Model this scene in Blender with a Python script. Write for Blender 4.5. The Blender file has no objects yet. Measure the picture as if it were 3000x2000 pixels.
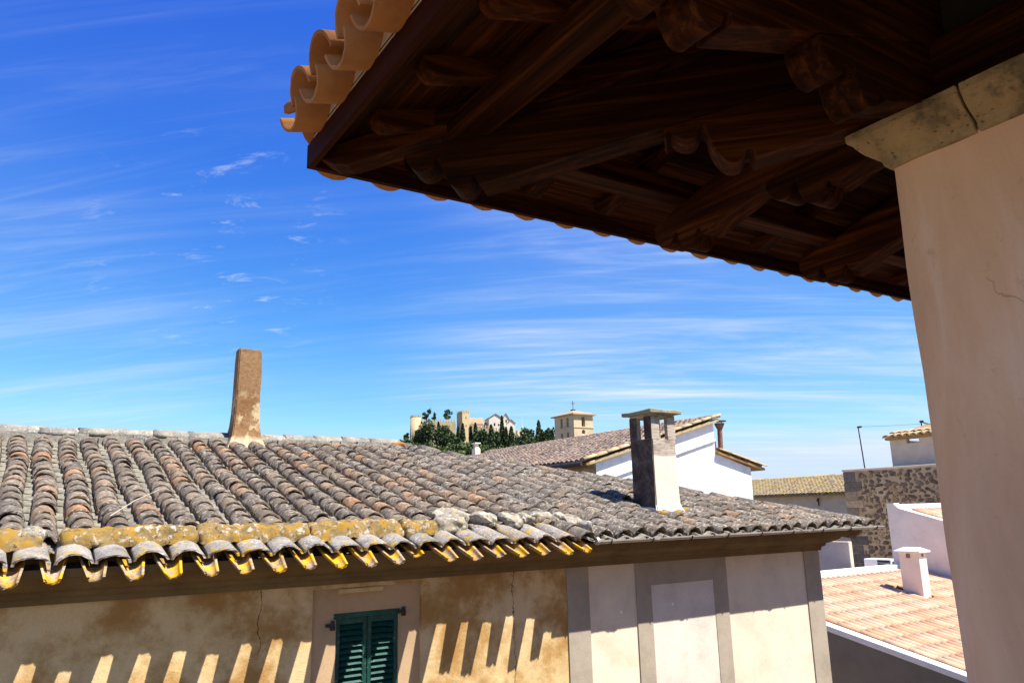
import bpy, bmesh, math, random
import numpy as np
from mathutils import Vector, Matrix, noise

# ------------------------------------------------------------------ frame
# world axes: X = along the street, Y = across the street, Z up; ground z = 0, eye at ZE
ZE = 8.0
SC = bpy.context.scene
COL = SC.collection
random.seed(7)
R = random.Random(11)

# ------------------------------------------------------------------ camera
F_PX, PIT, ROL, TH = 2259.14, .2202425, -.02429859, .99964785
CP, SP, CR, SR = math.cos(PIT), math.sin(PIT), math.cos(ROL), math.sin(ROL)
TS, TC = math.sin(TH), math.cos(TH)
def old2new(x, y, z): return Vector((x*TS + y*TC, -x*TC + y*TS, z))
right = old2new(CR, -SR*SP*1.0, SR*CP)
up = old2new(-SR, -CR*SP, CR*CP)
fwd = old2new(0, CP, SP)
cam_d = bpy.data.cameras.new('camera'); cam = bpy.data.objects.new('camera', cam_d); COL.objects.link(cam)
cam_d.sensor_fit = 'HORIZONTAL'; cam_d.sensor_width = 36; cam_d.lens = F_PX/3000*36
cam_d.clip_start = .05; cam_d.clip_end = 9000
M = Matrix.Identity(4)
for r in range(3):
    M[r][0] = right[r]; M[r][1] = up[r]; M[r][2] = -fwd[r]
M[2][3] = ZE
cam.matrix_world = M
SC.camera = cam
def proj(s, t, z):
    x = s*TS - t*TC; y = s*TC + t*TS
    yf = CP*y + SP*z; zu = -SP*y + CP*z
    if yf < .05: return (-1e4, -1e4)
    return (1500 + F_PX*(CR*x + SR*zu)/yf, 1000 - F_PX*(-SR*x + CR*zu)/yf)
def ray(px, py):
    a = (px-1500)/F_PX; b = (1000-py)/F_PX
    x = CR*a - SR*b; zz = SR*a + CR*b
    return old2new(x, CP - SP*zz, SP + CP*zz)
def at_range(px, py, rng):          # measuring help: a place in the far town at a ground distance
    v = ray(px, py); k = rng/math.hypot(v.x, v.y)
    return Vector((v.x*k, v.y*k, v.z*k + ZE))

# ------------------------------------------------------------------ sky, sun, exposure
SUN = Vector((.283, -.5, .97)).normalized()
world = bpy.data.worlds.new('World'); SC.world = world; world.use_nodes = True
nt = world.node_tree; nt.nodes.clear()
def wn(t, **k):
    n = nt.nodes.new(t)
    for a, v in k.items(): setattr(n, a, v)
    return n
sky = wn('ShaderNodeTexSky', sky_type='NISHITA', sun_disc=False)
sky.sun_elevation = math.asin(SUN.z); sky.sun_rotation = math.atan2(SUN.x, SUN.y)
sky.altitude = 100; sky.air_density = 1.0; sky.dust_density = .35; sky.ozone_density = 2.2
def wmath(op, a, b=None):
    n = wn('ShaderNodeMath', operation=op)
    for i, v in enumerate((a, b)):
        if v is None: continue
        if isinstance(v, (int, float)): n.inputs[i].default_value = v
        else: nt.links.new(v, n.inputs[i])
    return n.outputs[0]
ssep = wn('ShaderNodeSeparateColor'); nt.links.new(sky.outputs[0], ssep.inputs[0])
scom = wn('ShaderNodeCombineColor')
for i, (g, m, mx) in enumerate(((2.1, .125, 3.2), (1.47, .36, 4.0), (.50, 2.2, 9))):
    nt.links.new(wmath('MINIMUM', wmath('MULTIPLY', wmath('POWER', ssep.outputs[i], g), m), mx), scom.inputs[i])
# thin cirrus: noise on a plane high above, drawn out into streaks
tc = wn('ShaderNodeTexCoord'); sep = wn('ShaderNodeSeparateXYZ'); nt.links.new(tc.outputs['Generated'], sep.inputs[0])
zz = wmath('ADD', wmath('MAXIMUM', sep.outputs[2], 0.0), .16)
cx = wmath('DIVIDE', sep.outputs[0], zz); cy = wmath('DIVIDE', sep.outputs[1], zz)
def cloudnoise(rot, sx, sy, scale, detail, rough, lo, hi, off=0.0, dist=.6):
    comb = wn('ShaderNodeCombineXYZ'); nt.links.new(cx, comb.inputs[0]); nt.links.new(cy, comb.inputs[1])
    mp = wn('ShaderNodeMapping'); mp.inputs['Rotation'].default_value = (0, 0, rot); mp.inputs['Scale'].default_value = (sx, sy, 1)
    mp.inputs['Location'].default_value = (off, off*.7, 0)
    rt = wn('ShaderNodeVectorRotate', rotation_type='Z_AXIS'); rt.inputs['Angle'].default_value = rot
    nt.links.new(comb.outputs[0], rt.inputs[0]); mp.inputs['Rotation'].default_value = (0, 0, 0)
    nt.links.new(rt.outputs[0], mp.inputs[0])
    nz = wn('ShaderNodeTexNoise'); nz.inputs['Scale'].default_value = scale; nz.inputs['Detail'].default_value = detail
    nz.inputs['Roughness'].default_value = rough; nz.inputs['Distortion'].default_value = dist
    nt.links.new(mp.outputs[0], nz.inputs['Vector'])
    rp = wn('ShaderNodeMapRange', interpolation_type='SMOOTHSTEP'); rp.inputs[1].default_value = lo; rp.inputs[2].default_value = hi
    nt.links.new(nz.outputs[0], rp.inputs[0])
    return rp.outputs[0]
nrm = wn('ShaderNodeVectorMath', operation='NORMALIZE'); nt.links.new(tc.outputs['Generated'], nrm.inputs[0])
def bank(px, py, lo, hi):           # soft weight around one direction of the sky
    d = wn('ShaderNodeVectorMath', operation='DOT_PRODUCT'); nt.links.new(nrm.outputs[0], d.inputs[0]); d.inputs[1].default_value = ray(px, py).normalized()
    m = wn('ShaderNodeMapRange', interpolation_type='SMOOTHSTEP'); m.inputs[1].default_value = lo; m.inputs[2].default_value = hi
    nt.links.new(d.outputs['Value'], m.inputs[0]); return m.outputs[0]
streak = cloudnoise(.62, .34, 2.4, 1.7, 10, .64, .42, .80, 15.3, .9)
fine = cloudnoise(.70, .5, 5.2, 2.2, 8, .66, .45, .80, 12.7, 1.2)
veil = cloudnoise(.45, .30, .9, .9, 6, .55, .38, .72, 0.4)
wgt = wmath('ADD', wmath('ADD', .22, wmath('MULTIPLY', bank(2350, 1150, .84, .985), 1.55)), wmath('MULTIPLY', bank(-150, 1230, .94, .995), .55))
cloud = wmath('MULTIPLY', wmath('MULTIPLY', wmath('ADD', wmath('ADD', wmath('MULTIPLY', streak, .75), wmath('MULTIPLY', fine, .40)), .16), wmath('ADD', wmath('MULTIPLY', veil, .75), .25)), wgt)
# a loose flock of small puffs
puff = cloudnoise(.6, 4.6, 8.5, 1.35, 7, .66, .565, .76, 1.9, .5)
cloud = wmath('ADD', cloud, wmath('MULTIPLY', wmath('MULTIPLY', puff, bank(640, 720, .985, .998)), .55))
cloud = wmath('MINIMUM', cloud, .8)
cm = wn('ShaderNodeMix', data_type='RGBA'); nt.links.new(cloud, cm.inputs[0]); nt.links.new(scom.outputs[0], cm.inputs[6])
cm.inputs[7].default_value = (4.3, 4.7, 5.1, 1)
bg = wn('ShaderNodeBackground'); bg.inputs[1].default_value = .104; nt.links.new(cm.outputs[2], bg.inputs[0])
wo = wn('ShaderNodeOutputWorld'); nt.links.new(bg.outputs[0], wo.inputs[0])

sd = bpy.data.lights.new('sun', 'SUN'); sd.energy = 5.0; sd.angle = math.radians(.53); sd.color = (1, .955, .88)
so = bpy.data.objects.new('sun', sd); COL.objects.link(so)
so.rotation_euler = (-SUN).to_track_quat('-Z', 'Y').to_euler(); so.location = (30, -50, 100)
SC.view_settings.view_transform = 'Standard'; SC.view_settings.look = 'None'
SC.view_settings.exposure = .95; SC.view_settings.gamma = 1.0; SC.view_settings.use_curve_mapping = False

# ------------------------------------------------------------------ material helper
class NT:
    def __init__(self, name):
        self.m = bpy.data.materials.new(name); self.m.use_nodes = True
        self.t = self.m.node_tree; self.t.nodes.clear()
        self.o = self.n('ShaderNodeOutputMaterial'); self.b = self.n('ShaderNodeBsdfPrincipled')
        self.t.links.new(self.b.outputs[0], self.o.inputs[0])
        self.P = self.n('ShaderNodeNewGeometry').outputs['Position']
    def n(self, t, **k):
        x = self.t.nodes.new(t)
        for a, v in k.items(): setattr(x, a, v)
        return x
    def set(self, sock, v):
        if v is None: return
        if isinstance(v, (int, float)): sock.default_value = v
        elif isinstance(v, (tuple, list)):
            sock.default_value = (*v, 1) if len(v) == 3 and len(sock.default_value) == 4 else v
        else: self.t.links.new(v, sock)
    def math(self, op, a, b=None, clamp=False):
        x = self.n('ShaderNodeMath', operation=op, use_clamp=clamp); self.set(x.inputs[0], a); self.set(x.inputs[1], b); return x.outputs[0]
    def vec(self, sc=(1, 1, 1), loc=(0, 0, 0), src=None):
        x = self.n('ShaderNodeMapping'); self.set(x.inputs[0], src or self.P); x.inputs['Scale'].default_value = sc; x.inputs['Location'].default_value = loc
        return x.outputs[0]
    def noise(self, scale, detail=4, rough=.55, v=None, dist=0):
        x = self.n('ShaderNodeTexNoise'); self.set(x.inputs['Vector'], v or self.P)
        x.inputs['Scale'].default_value = scale; x.inputs['Detail'].default_value = detail
        x.inputs['Roughness'].default_value = rough; x.inputs['Distortion'].default_value = dist
        return x.outputs[0]
    def voro(self, scale, v=None, feat='F1', out='Distance'):
        x = self.n('ShaderNodeTexVoronoi', feature=feat); self.set(x.inputs['Vector'], v or self.P); x.inputs['Scale'].default_value = scale
        return x.outputs[out]
    def rng(self, v, a, b, c=0., d=1., smooth=True):
        x = self.n('ShaderNodeMapRange', interpolation_type='SMOOTHSTEP' if smooth else 'LINEAR')
        self.set(x.inputs[0], v)
        for i, k in enumerate((a, b, c, d)): x.inputs[i+1].default_value = k
        return x.outputs[0]
    def ramp(self, f, stops, interp='LINEAR'):
        x = self.n('ShaderNodeValToRGB'); self.set(x.inputs[0], f); cr = x.color_ramp; cr.interpolation = interp
        while len(cr.elements) < len(stops): cr.elements.new(.5)
        for e, (p, c) in zip(cr.elements, stops): e.position = p; e.color = (*c, 1)
        return x.outputs[0]
    def mix(self, f, a, b, mode='MIX'):
        x = self.n('ShaderNodeMix', data_type='RGBA', blend_type=mode); self.set(x.inputs[0], f); self.set(x.inputs[6], a); self.set(x.inputs[7], b)
        return x.outputs[2]
    def rnd(self):
        a = self.n('ShaderNodeObjectInfo').outputs['Random']; b = self.n('ShaderNodeAttribute', attribute_name='rnd').outputs['Fac']
        return self.math('FRACT', self.math('ADD', a, b))
    def xyz(self):
        x = self.n('ShaderNodeSeparateXYZ'); self.set(x.inputs[0], self.P); return x.outputs
    def done(self, col, rough=.85, height=None, strength=.5, dist=.01, spec=.3):
        self.set(self.b.inputs['Base Color'], col); self.set(self.b.inputs['Roughness'], rough)
        self.b.inputs['Specular IOR Level'].default_value = spec
        if height is not None:
            x = self.n('ShaderNodeBump'); x.inputs['Strength'].default_value = strength; x.inputs['Distance'].default_value = dist
            self.set(x.inputs['Height'], height); self.t.links.new(x.outputs[0], self.b.inputs['Normal'])
        return self.m
MAT = {}

def tile_mat(name, stops, spk=.55, yel=.0, ylo=.60, pale=(.40, .385, .34), yscale=7, dark=.5, sp_scale=48, ycol=((.50, .26, .012), (.38, .30, .03))):
    k = NT(name); rn = k.rnd()
    col = k.ramp(rn, stops)
    big = k.noise(7, 5, .6)
    col = k.mix(1, col, k.ramp(big, [(.25, (.55, .55, .56)), (.5, (1, 1, 1)), (.75, (1.5, 1.42, 1.3))]), 'MULTIPLY')
    sp = k.noise(sp_scale, 5, .72)
    reg = k.noise(4.3, 4, .6)
    f1 = k.math('MULTIPLY', k.rng(sp, .50, .63), k.math('MULTIPLY', k.rng(reg, .28, .62), spk))
    col = k.mix(f1, col, pale)
    dk = k.noise(sp_scale*1.4, 4, .7, k.vec((1, 1, 1), (5, 3, 9)))
    col = k.mix(k.math('MULTIPLY', k.rng(dk, .54, .68), dark), col, (.022, .02, .018))
    if yel > 0:
        yn = k.noise(yscale, 6, .68, k.vec((1, 1, 1), (2.3, 7, 1)))
        fy = k.math('MULTIPLY', k.rng(yn, ylo, ylo+.07), yel)
        col = k.mix(fy, col, k.mix(k.noise(11, 3), ycol[0], ycol[1]))
    h = k.math('ADD', k.math('MULTIPLY', sp, .7), k.math('MULTIPLY', dk, .5))
    MAT[name] = k.done(col, .92, h, .55, .012, .15)
OLD = [(0, (.115, .088, .066)), (.22, (.17, .128, .092)), (.4, (.13, .108, .088)), (.58, (.21, .152, .105)), (.74, (.16, .132, .105)), (.9, (.235, .15, .09)), (.975, (.30, .155, .08)), (1, (.20, .175, .14))]
tile_mat('old_tile', OLD, .85, .6, .68, (.46, .415, .335), 5, .72, 28)
tile_mat('grey_tile', [(0, (.125, .10, .078)), (.3, (.16, .128, .10)), (.6, (.145, .12, .098)), (.85, (.185, .145, .11)), (.97, (.21, .155, .11)), (1, (.25, .155, .095))], .95, .6, .66, (.50, .46, .38), 5, .7, 30)
tile_mat('old_pan', [(0, (.17, .155, .122)), (.5, (.23, .21, .165)), (1, (.20, .18, .14))], .6, .15, .70, (.42, .385, .31))
tile_mat('eave_tile', [(0, (.19, .175, .15)), (.5, (.28, .25, .22)), (1, (.22, .19, .16))], .85, .85, .55, (.52, .49, .46), 9)
tile_mat('eave_pan', [(0, (.27, .19, .12)), (.5, (.33, .22, .14)), (1, (.28, .22, .16))], .85, .96, .468, (.52, .45, .36), 9, .6, 26, ((.70, .29, .004), (.55, .37, .01)))
tile_mat('lichen_mortar', [(0, (.17, .115, .045)), (1, (.21, .145, .06))], .75, .9, .49, (.62, .55, .44), 12, .9, 20, ((.34, .165, .014), (.24, .16, .03)))
tile_mat('pale_mortar', [(0, (.26, .225, .165)), (1, (.32, .28, .21))], .95, .8, .60, (.66, .61, .52), 6, .6, 22, ((.52, .24, .008), (.40, .27, .04)))
tile_mat('ridge_mortar', [(0, (.24, .215, .17)), (.6, (.28, .25, .20)), (1, (.21, .19, .165))], .85, .7, .665, (.46, .44, .38), 3.5, .6, 34, ((.62, .25, .012), (.45, .3, .05)))
tile_mat('mid_tile', [(0, (.17, .125, .10)), (.3, (.28, .20, .15)), (.6, (.36, .27, .20)), (.85, (.34, .21, .14)), (1, (.24, .19, .16))], .5, .35, .60, (.5, .43, .33), 2.2, .4, 22, ((.40, .28, .09), (.42, .31, .12)))
tile_mat('far_tile', [(0, (.22, .16, .09)), (.5, (.34, .25, .14)), (1, (.28, .22, .14))], .4, .6, .5, (.45, .38, .25), 1.2, .4, 14, ((.34, .23, .05), (.38, .30, .12)))
tile_mat('verge_tile', [(0, (.40, .29, .17)), (.5, (.46, .34, .20)), (1, (.38, .27, .18))], .4, .6, .5, (.55, .46, .33), 5, .25, 26, ((.42, .27, .06), (.45, .34, .14)))

def pale_tile(name, stops, sp=.25):
    k = NT(name); col = k.ramp(k.rnd(), stops)
    col = k.mix(1, col, k.ramp(k.noise(9, 5, .6), [(.25, (.78, .76, .74)), (.5, (1, 1, 1)), (.8, (1.15, 1.15, 1.12))]), 'MULTIPLY')
    col = k.mix(k.math('MULTIPLY', k.rng(k.noise(26, 4, .7), .55, .7), sp), col, (.18, .10, .06))
    MAT[name] = k.done(col, .85, k.noise(60, 3), .3, .004, .2)
pale_tile('pink_tile', [(0, (.50, .29, .17)), (.25, (.56, .35, .22)), (.5, (.54, .38, .27)), (.75, (.60, .41, .26)), (1, (.47, .25, .145))])
pale_tile('clay_tile', [(0, (.34, .13, .033)), (.4, (.40, .165, .048)), (.7, (.44, .20, .065)), (1, (.31, .11, .028))])

def plaster(name, base, stain=None, amt=.5, lo=.5, hi=.75, scale=1.6, light=None, bump=.25, streak=False, crack=()):
    k = NT(name); col = base
    v = k.vec((1, 1, .35) if streak else (1, 1, 1))
    col = k.mix(1, base, k.ramp(k.noise(3.1, 6, .6), [(.3, (.86, .86, .86)), (.5, (1, 1, 1)), (.72, (1.08, 1.08, 1.08))]), 'MULTIPLY')
    if light: col = k.mix(k.math('MULTIPLY', k.rng(k.noise(1.3, 5, .6, k.vec((1, 1, 1), (4, 8, 2))), .48, .68), .7), col, light)
    if stain: col = k.mix(k.math('MULTIPLY', k.rng(k.noise(scale, 7, .64, v), lo, hi), amt), col, stain)
    fine = k.noise(85, 4, .7)
    col = k.mix(1, col, k.ramp(fine, [(.3, (.88, .88, .88)), (.7, (1.08, 1.08, 1.08))]), 'MULTIPLY')
    X = k.xyz()
    for (xc, z0, z1) in crack:
        wob = k.math('MULTIPLY', k.math('SUBTRACT', k.noise(5, 6, .7), .5), .16)
        d = k.math('ABSOLUTE', k.math('SUBTRACT', k.math('SUBTRACT', X[0], xc), wob))
        f = k.math('MULTIPLY', k.rng(d, .002, .006, 1, 0), k.math('MULTIPLY', k.rng(X[2], z0-.05, z0), k.rng(X[2], z1, z1+.05, 1, 0)))
        col = k.mix(k.math('MULTIPLY', f, .8), col, (.06, .035, .02))
    MAT[name] = k.done(col, .9, k.math('ADD', fine, k.math('MULTIPLY', k.noise(18, 4), 1.4)), bump, .006, .15)
plaster('ochre_plaster', (.74, .54, .27), (.40, .205, .052), .9, .37, .60, 2.3, (.74, .57, .33), .5, False, ((1.66, 7.05, 7.75), (3.93, 6.2, 7.5)))
plaster('frame_plaster', (.54, .37, .21), (.34, .21, .10), .5, .5, .75, 2.2)
plaster('beige_plaster', (.80, .69, .53), (.52, .33, .16), .5, .56, .8, 1.1, (.72, .66, .56))
plaster('grey_render', (.43, .365, .285), (.32, .255, .185), .4, .45, .7, 3)
plaster('panel_render', (.74, .68, .58), (.62, .55, .45), .4, .45, .7, 3)
plaster('cornice_stone', (.22, .15, .068), (.12, .075, .032), .6, .42, .68, 2.5, None, .3)
def trowelled(name):
    k = NT(name)
    sweep = k.noise(2.2, 6, .62, k.vec((1, 1.5, .55)), .6); blot = k.noise(.9, 5, .6); vert = k.noise(5, 6, .65, k.vec((1, 1.6, .16)))
    c = k.ramp(sweep, [(.3, (.70, .41, .235)), (.5, (.80, .49, .29)), (.68, (.86, .57, .37))])
    c = k.mix(k.math('MULTIPLY', k.rng(blot, .45, .68), .55), c, (.66, .43, .29))
    c = k.mix(k.math('MULTIPLY', k.rng(vert, .52, .70), .45), c, (.88, .66, .50))
    c = k.mix(k.math('MULTIPLY', k.rng(k.noise(14, 6, .7), .60, .72), .35), c, (.42, .24, .13))
    e = k.n('ShaderNodeTexVoronoi', feature='DISTANCE_TO_EDGE'); wv = k.n('ShaderNodeVectorMath', operation='ADD'); k.set(wv.inputs[0], k.P)
    nz = k.n('ShaderNodeTexNoise'); nz.inputs['Scale'].default_value = 3; nz.inputs['Detail'].default_value = 5; k.set(nz.inputs['Vector'], k.P); k.set(wv.inputs[1], nz.outputs['Color'])
    k.set(e.inputs['Vector'], wv.outputs[0]); e.inputs['Scale'].default_value = 1.3
    hair = k.math('MULTIPLY', k.rng(e.outputs['Distance'], .0, .006, 1, 0), k.rng(k.noise(1.7, 3), .60, .66))
    c = k.mix(k.math('MULTIPLY', hair, .3), c, (.30, .17, .09))
    h = k.math('ADD', k.math('MULTIPLY', sweep, 2.2), k.math('ADD', k.math('MULTIPLY', vert, .8), k.math('MULTIPLY', k.noise(60, 4, .6), .25)))
    MAT[name] = k.done(c, .88, k.math('SUBTRACT', h, hair), .5, .012, .15)
trowelled('house_plaster')
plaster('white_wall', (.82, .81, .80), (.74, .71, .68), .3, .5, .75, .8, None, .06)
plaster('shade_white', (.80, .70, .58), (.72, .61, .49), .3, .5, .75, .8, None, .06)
plaster('beige_wall', (.64, .50, .39), (.52, .40, .30), .4, .5, .75, 1)
plaster('hut_wall', (.60, .49, .36), (.42, .33, .24), .4, .5, .75, 1.5)
plaster('castle_stone', (.56, .42, .23), (.38, .25, .12), .6, .45, .7, .22, (.62, .50, .32), .1)
plaster('church_stone', (.58, .46, .29), (.44, .32, .19), .5, .45, .7, .6, None, .1)
plaster('sanctuary_wall', (.74, .66, .54), (.60, .50, .38), .4, .45, .7, .3, None, .05)
plaster('bounce_terrace_floor', (.30, .18, .095), (.24, .135, .07), .4, .45, .7, 2)
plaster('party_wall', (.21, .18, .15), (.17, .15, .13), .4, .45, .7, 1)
plaster('rubble_mortar', (.42, .31, .18), (.30, .20, .10), .6, .42, .66, 2.2, (.50, .40, .26), .4)
plaster('brown_stone', (.36, .22, .10), (.24, .13, .05), .6, .42, .66, 2)
plaster('red_roof', (.44, .27, .17), (.32, .20, .13), .5, .45, .7, .5)

k = NT('rubble_stone'); c = k.ramp(k.rnd(), [(0, (.085, .06, .04)), (.3, (.15, .105, .065)), (.55, (.115, .09, .07)), (.8, (.24, .165, .09)), (1, (.30, .215, .12))])
c = k.mix(1, c, k.ramp(k.noise(16, 5, .65), [(.3, (.6, .6, .6)), (.7, (1.5, 1.45, 1.4))]), 'MULTIPLY'); MAT['rubble_stone'] = k.done(c, .9, k.noise(24, 5, .65), .6, .02)
k = NT('quoin_stone'); c = k.ramp(k.rnd(), [(0, (.10, .085, .075)), (.5, (.17, .14, .115)), (.8, (.33, .25, .15)), (1, (.40, .30, .19))])
c = k.mix(1, c, k.ramp(k.noise(9, 5, .65), [(.3, (.65, .65, .65)), (.7, (1.3, 1.28, 1.25))]), 'MULTIPLY'); MAT['quoin_stone'] = k.done(c, .9, k.noise(20, 5, .65), .5, .02)

k = NT('capital_stone')
c = k.mix(1, (.36, .26, .135), k.ramp(k.noise(7, 6, .65), [(.28, (.40, .38, .34)), (.5, (1, 1, 1)), (.75, (1.25, 1.2, 1.1))]), 'MULTIPLY')
pit = k.rng(k.voro(46, k.vec((1, 1, 1.4))), .10, .30); pn = k.rng(k.noise(9, 3), .45, .6)
c = k.mix(k.math('MULTIPLY', k.math('SUBTRACT', 1, pit), k.math('MULTIPLY', pn, .75)), c, (.12, .085, .04))
c = k.mix(k.math('MULTIPLY', k.rng(k.noise(3.4, 5, .7, k.vec((1, 1, 1), (3, 1, 7))), .50, .66), .8), c, (.09, .068, .045))
MAT['capital_stone'] = k.done(c, .92, k.math('ADD', k.math('MULTIPLY', pit, .5), k.noise(30, 5, .7)), .6, .012, .15)

def wood(name, sc, rot=0, base=((.034, .0092, .0018), (.10, .030, .006), (.011, .003, .0008))):
    k = NT(name); vr = k.n('ShaderNodeVectorRotate', rotation_type='Z_AXIS'); k.set(vr.inputs[0], k.P); vr.inputs['Angle'].default_value = rot
    g = k.noise(1, 6, .6, k.vec(sc, (0, 0, 0), vr.outputs[0]), .5); r = k.rnd()
    c = k.ramp(g, [(.3, base[2]), (.5, base[0]), (.72, base[1])])
    c = k.mix(1, c, k.ramp(r, [(0, (.7, .7, .7)), (.5, (1, 1, 1)), (1, (1.45, 1.35, 1.25))]), 'MULTIPLY')
    MAT[name] = k.done(c, .78, g, .5, .006, .06)
wood('wood_along_street', (1.6, 34, 34)); wood('wood_across', (34, 1.6, 34)); wood('wood_diagonal', (1.6, 34, 34), rot=math.radians(45))
RB = ((.035, .0075, .0032), (.052, .013, .0052), (.022, .0055, .0026))
wood('fascia_along_street', (1.6, 40, 40), 0, RB); wood('fascia_across', (40, 1.6, 40), 0, RB)

k = NT('green_paint'); c = k.ramp(k.noise(6, 5, .6), [(.3, (.004, .045, .032)), (.6, (.008, .075, .055)), (.8, (.03, .13, .10))])
c = k.mix(k.math('MULTIPLY', k.rng(k.noise(30, 4, .7), .58, .7), .35), c, (.30, .36, .33)); MAT['green_paint'] = k.done(c, .5, k.noise(40, 3), .2, .003, .4)
k = NT('zinc'); c = k.ramp(k.noise(5, 5, .6), [(.3, (.40, .35, .29)), (.7, (.60, .55, .48))]); MAT['zinc'] = k.done(c, .45, k.noise(30, 3), .1, .003, .5); MAT['zinc'].node_tree.nodes['Principled BSDF'].inputs['Metallic'].default_value = .1
k = NT('dark_iron'); MAT['dark_iron'] = k.done(k.ramp(k.noise(20, 4), [(.3, (.02, .018, .018)), (.7, (.06, .045, .04))]), .6)
k = NT('rusty_metal'); MAT['rusty_metal'] = k.done(k.ramp(k.noise(12, 5, .65), [(.3, (.13, .055, .03)), (.55, (.24, .12, .075)), (.8, (.33, .20, .14))]), .75, k.noise(40), .3, .004)
k = NT('white_enamel'); MAT['white_enamel'] = k.done((.78, .79, .80), .4)
k = NT('dark_grille'); MAT['dark_grille'] = k.done((.02, .03, .06), .4)
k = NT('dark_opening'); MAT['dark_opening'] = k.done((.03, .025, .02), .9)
k = NT('clock_face'); MAT['clock_face'] = k.done((.75, .77, .78), .5)
k = NT('dry_straw'); MAT['dry_straw'] = k.done((.55, .48, .38), .8)

plaster('pale_fillet', (.60, .44, .27), (.45, .30, .18), .4, .45, .7, 4)
# chimney renders
k = NT('stack_render'); X = k.xyz()
pn = k.noise(4.2, 6, .62, k.vec((1, 1, .75)))
low = k.math('MULTIPLY', k.rng(X[2], 9.45, 9.75, 1, 0), k.rng(pn, .44, .52, 1, 0))
c = k.mix(low, k.mix(k.rng(k.noise(7, 5, .6), .4, .65), (.25, .13, .055), (.31, .185, .095)), k.mix(k.noise(9, 4), (.60, .45, .25), (.50, .37, .21)))
c = k.mix(k.rng(X[2], 8.98, 9.06, .75, 0), c, (.60, .50, .34))
c = k.mix(k.math('MULTIPLY', k.rng(k.math('ADD', X[2], k.math('MULTIPLY', pn, .3)), 9.78, 9.86), .7), c, (.30, .175, .09))
c = k.mix(1, c, k.ramp(k.noise(22, 5, .7), [(.3, (.72, .71, .68)), (.7, (1.15, 1.15, 1.15))]), 'MULTIPLY')
c = k.mix(k.rng(X[2], 10.15, 10.2), c, (.30, .25, .19)); MAT['stack_render'] = k.done(c, .92, k.noise(26, 6, .7), .6, .015, .1)
k = NT('vent_render'); X = k.xyz()
wob = k.math('MULTIPLY', k.math('SUBTRACT', k.noise(5, 5, .6), .5), .10); hh = k.math('ADD', X[2], wob)
rib = k.noise(1, 3, .6, k.vec((6, 6, 62)))
upc = k.ramp(rib, [(.35, (.36, .29, .22)), (.6, (.54, .455, .36))]); upc = k.mix(k.math('MULTIPLY', k.rng(k.noise(7, 5, .65), .48, .66), .6), upc, (.17, .125, .095))
c = k.mix(k.rng(hh, 8.60, 8.64), k.mix(k.math('MULTIPLY', k.rng(k.noise(9, 5, .6), .5, .7), .3), (.74, .65, .52), (.54, .46, .36)), upc)
MAT['vent_render'] = k.done(c, .92, k.math('ADD', k.math('MULTIPLY', rib, k.rng(hh, 8.6, 8.64)), k.math('MULTIPLY', k.noise(40, 4), .4)), .5, .01, .1)

k = NT('shade_soot_render'); c = k.ramp(k.noise(6, 6, .66), [(.3, (.05, .034, .026)), (.5, (.10, .073, .056)), (.68, (.20, .155, .12))]); c = k.mix(k.math('MULTIPLY', k.rng(k.noise(34, 4, .7), .5, .62), .6), c, (.04, .028, .022)); MAT['shade_soot_render'] = k.done(c, .95, k.noise(30, 5, .7), .5, .01, .1)  # stained render, darkened further with the shade of the chimney's unlit side
def leaf(name, a, b, c_):
    k = NT(name); c = k.ramp(k.rnd(), [(0, a), (.5, b), (1, c_)])
    c = k.mix(1, c, k.ramp(k.noise(.5, 4, .6), [(.3, (.6, .6, .6)), (.7, (1.4, 1.4, 1.3))]), 'MULTIPLY'); MAT[name] = k.done(c, .7, None, 0, 0, .25)
leaf('leaf_dark', (.032, .052, .018), (.05, .078, .026), (.08, .115, .04))
leaf('leaf_mid', (.055, .085, .026), (.085, .12, .036), (.12, .155, .055))
leaf('leaf_bright', (.06, .10, .02), (.10, .15, .03), (.14, .18, .05))
k = NT('bark'); MAT['bark'] = k.done(k.ramp(k.noise(3, 4), [(.3, (.08, .055, .04)), (.7, (.16, .12, .09))]), .95)
k = NT('hill_ground'); MAT['hill_ground'] = k.done(k.ramp(k.noise(.12, 6, .65), [(.3, (.035, .05, .02)), (.55, (.07, .085, .035)), (.8, (.20, .16, .09))]), .95, k.noise(.6, 5), .4, .4)
k = NT('dry_ground'); MAT['dry_ground'] = k.done(k.ramp(k.noise(.03, 6, .65), [(.3, (.13, .11, .07)), (.6, (.22, .18, .12)), (.8, (.10, .12, .05))]), .95)
k = NT('asphalt'); MAT['asphalt'] = k.done(k.ramp(k.noise(30, 5, .7), [(.3, (.05, .05, .05)), (.7, (.10, .098, .095))]), .9, k.noise(90), .3, .004)

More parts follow.
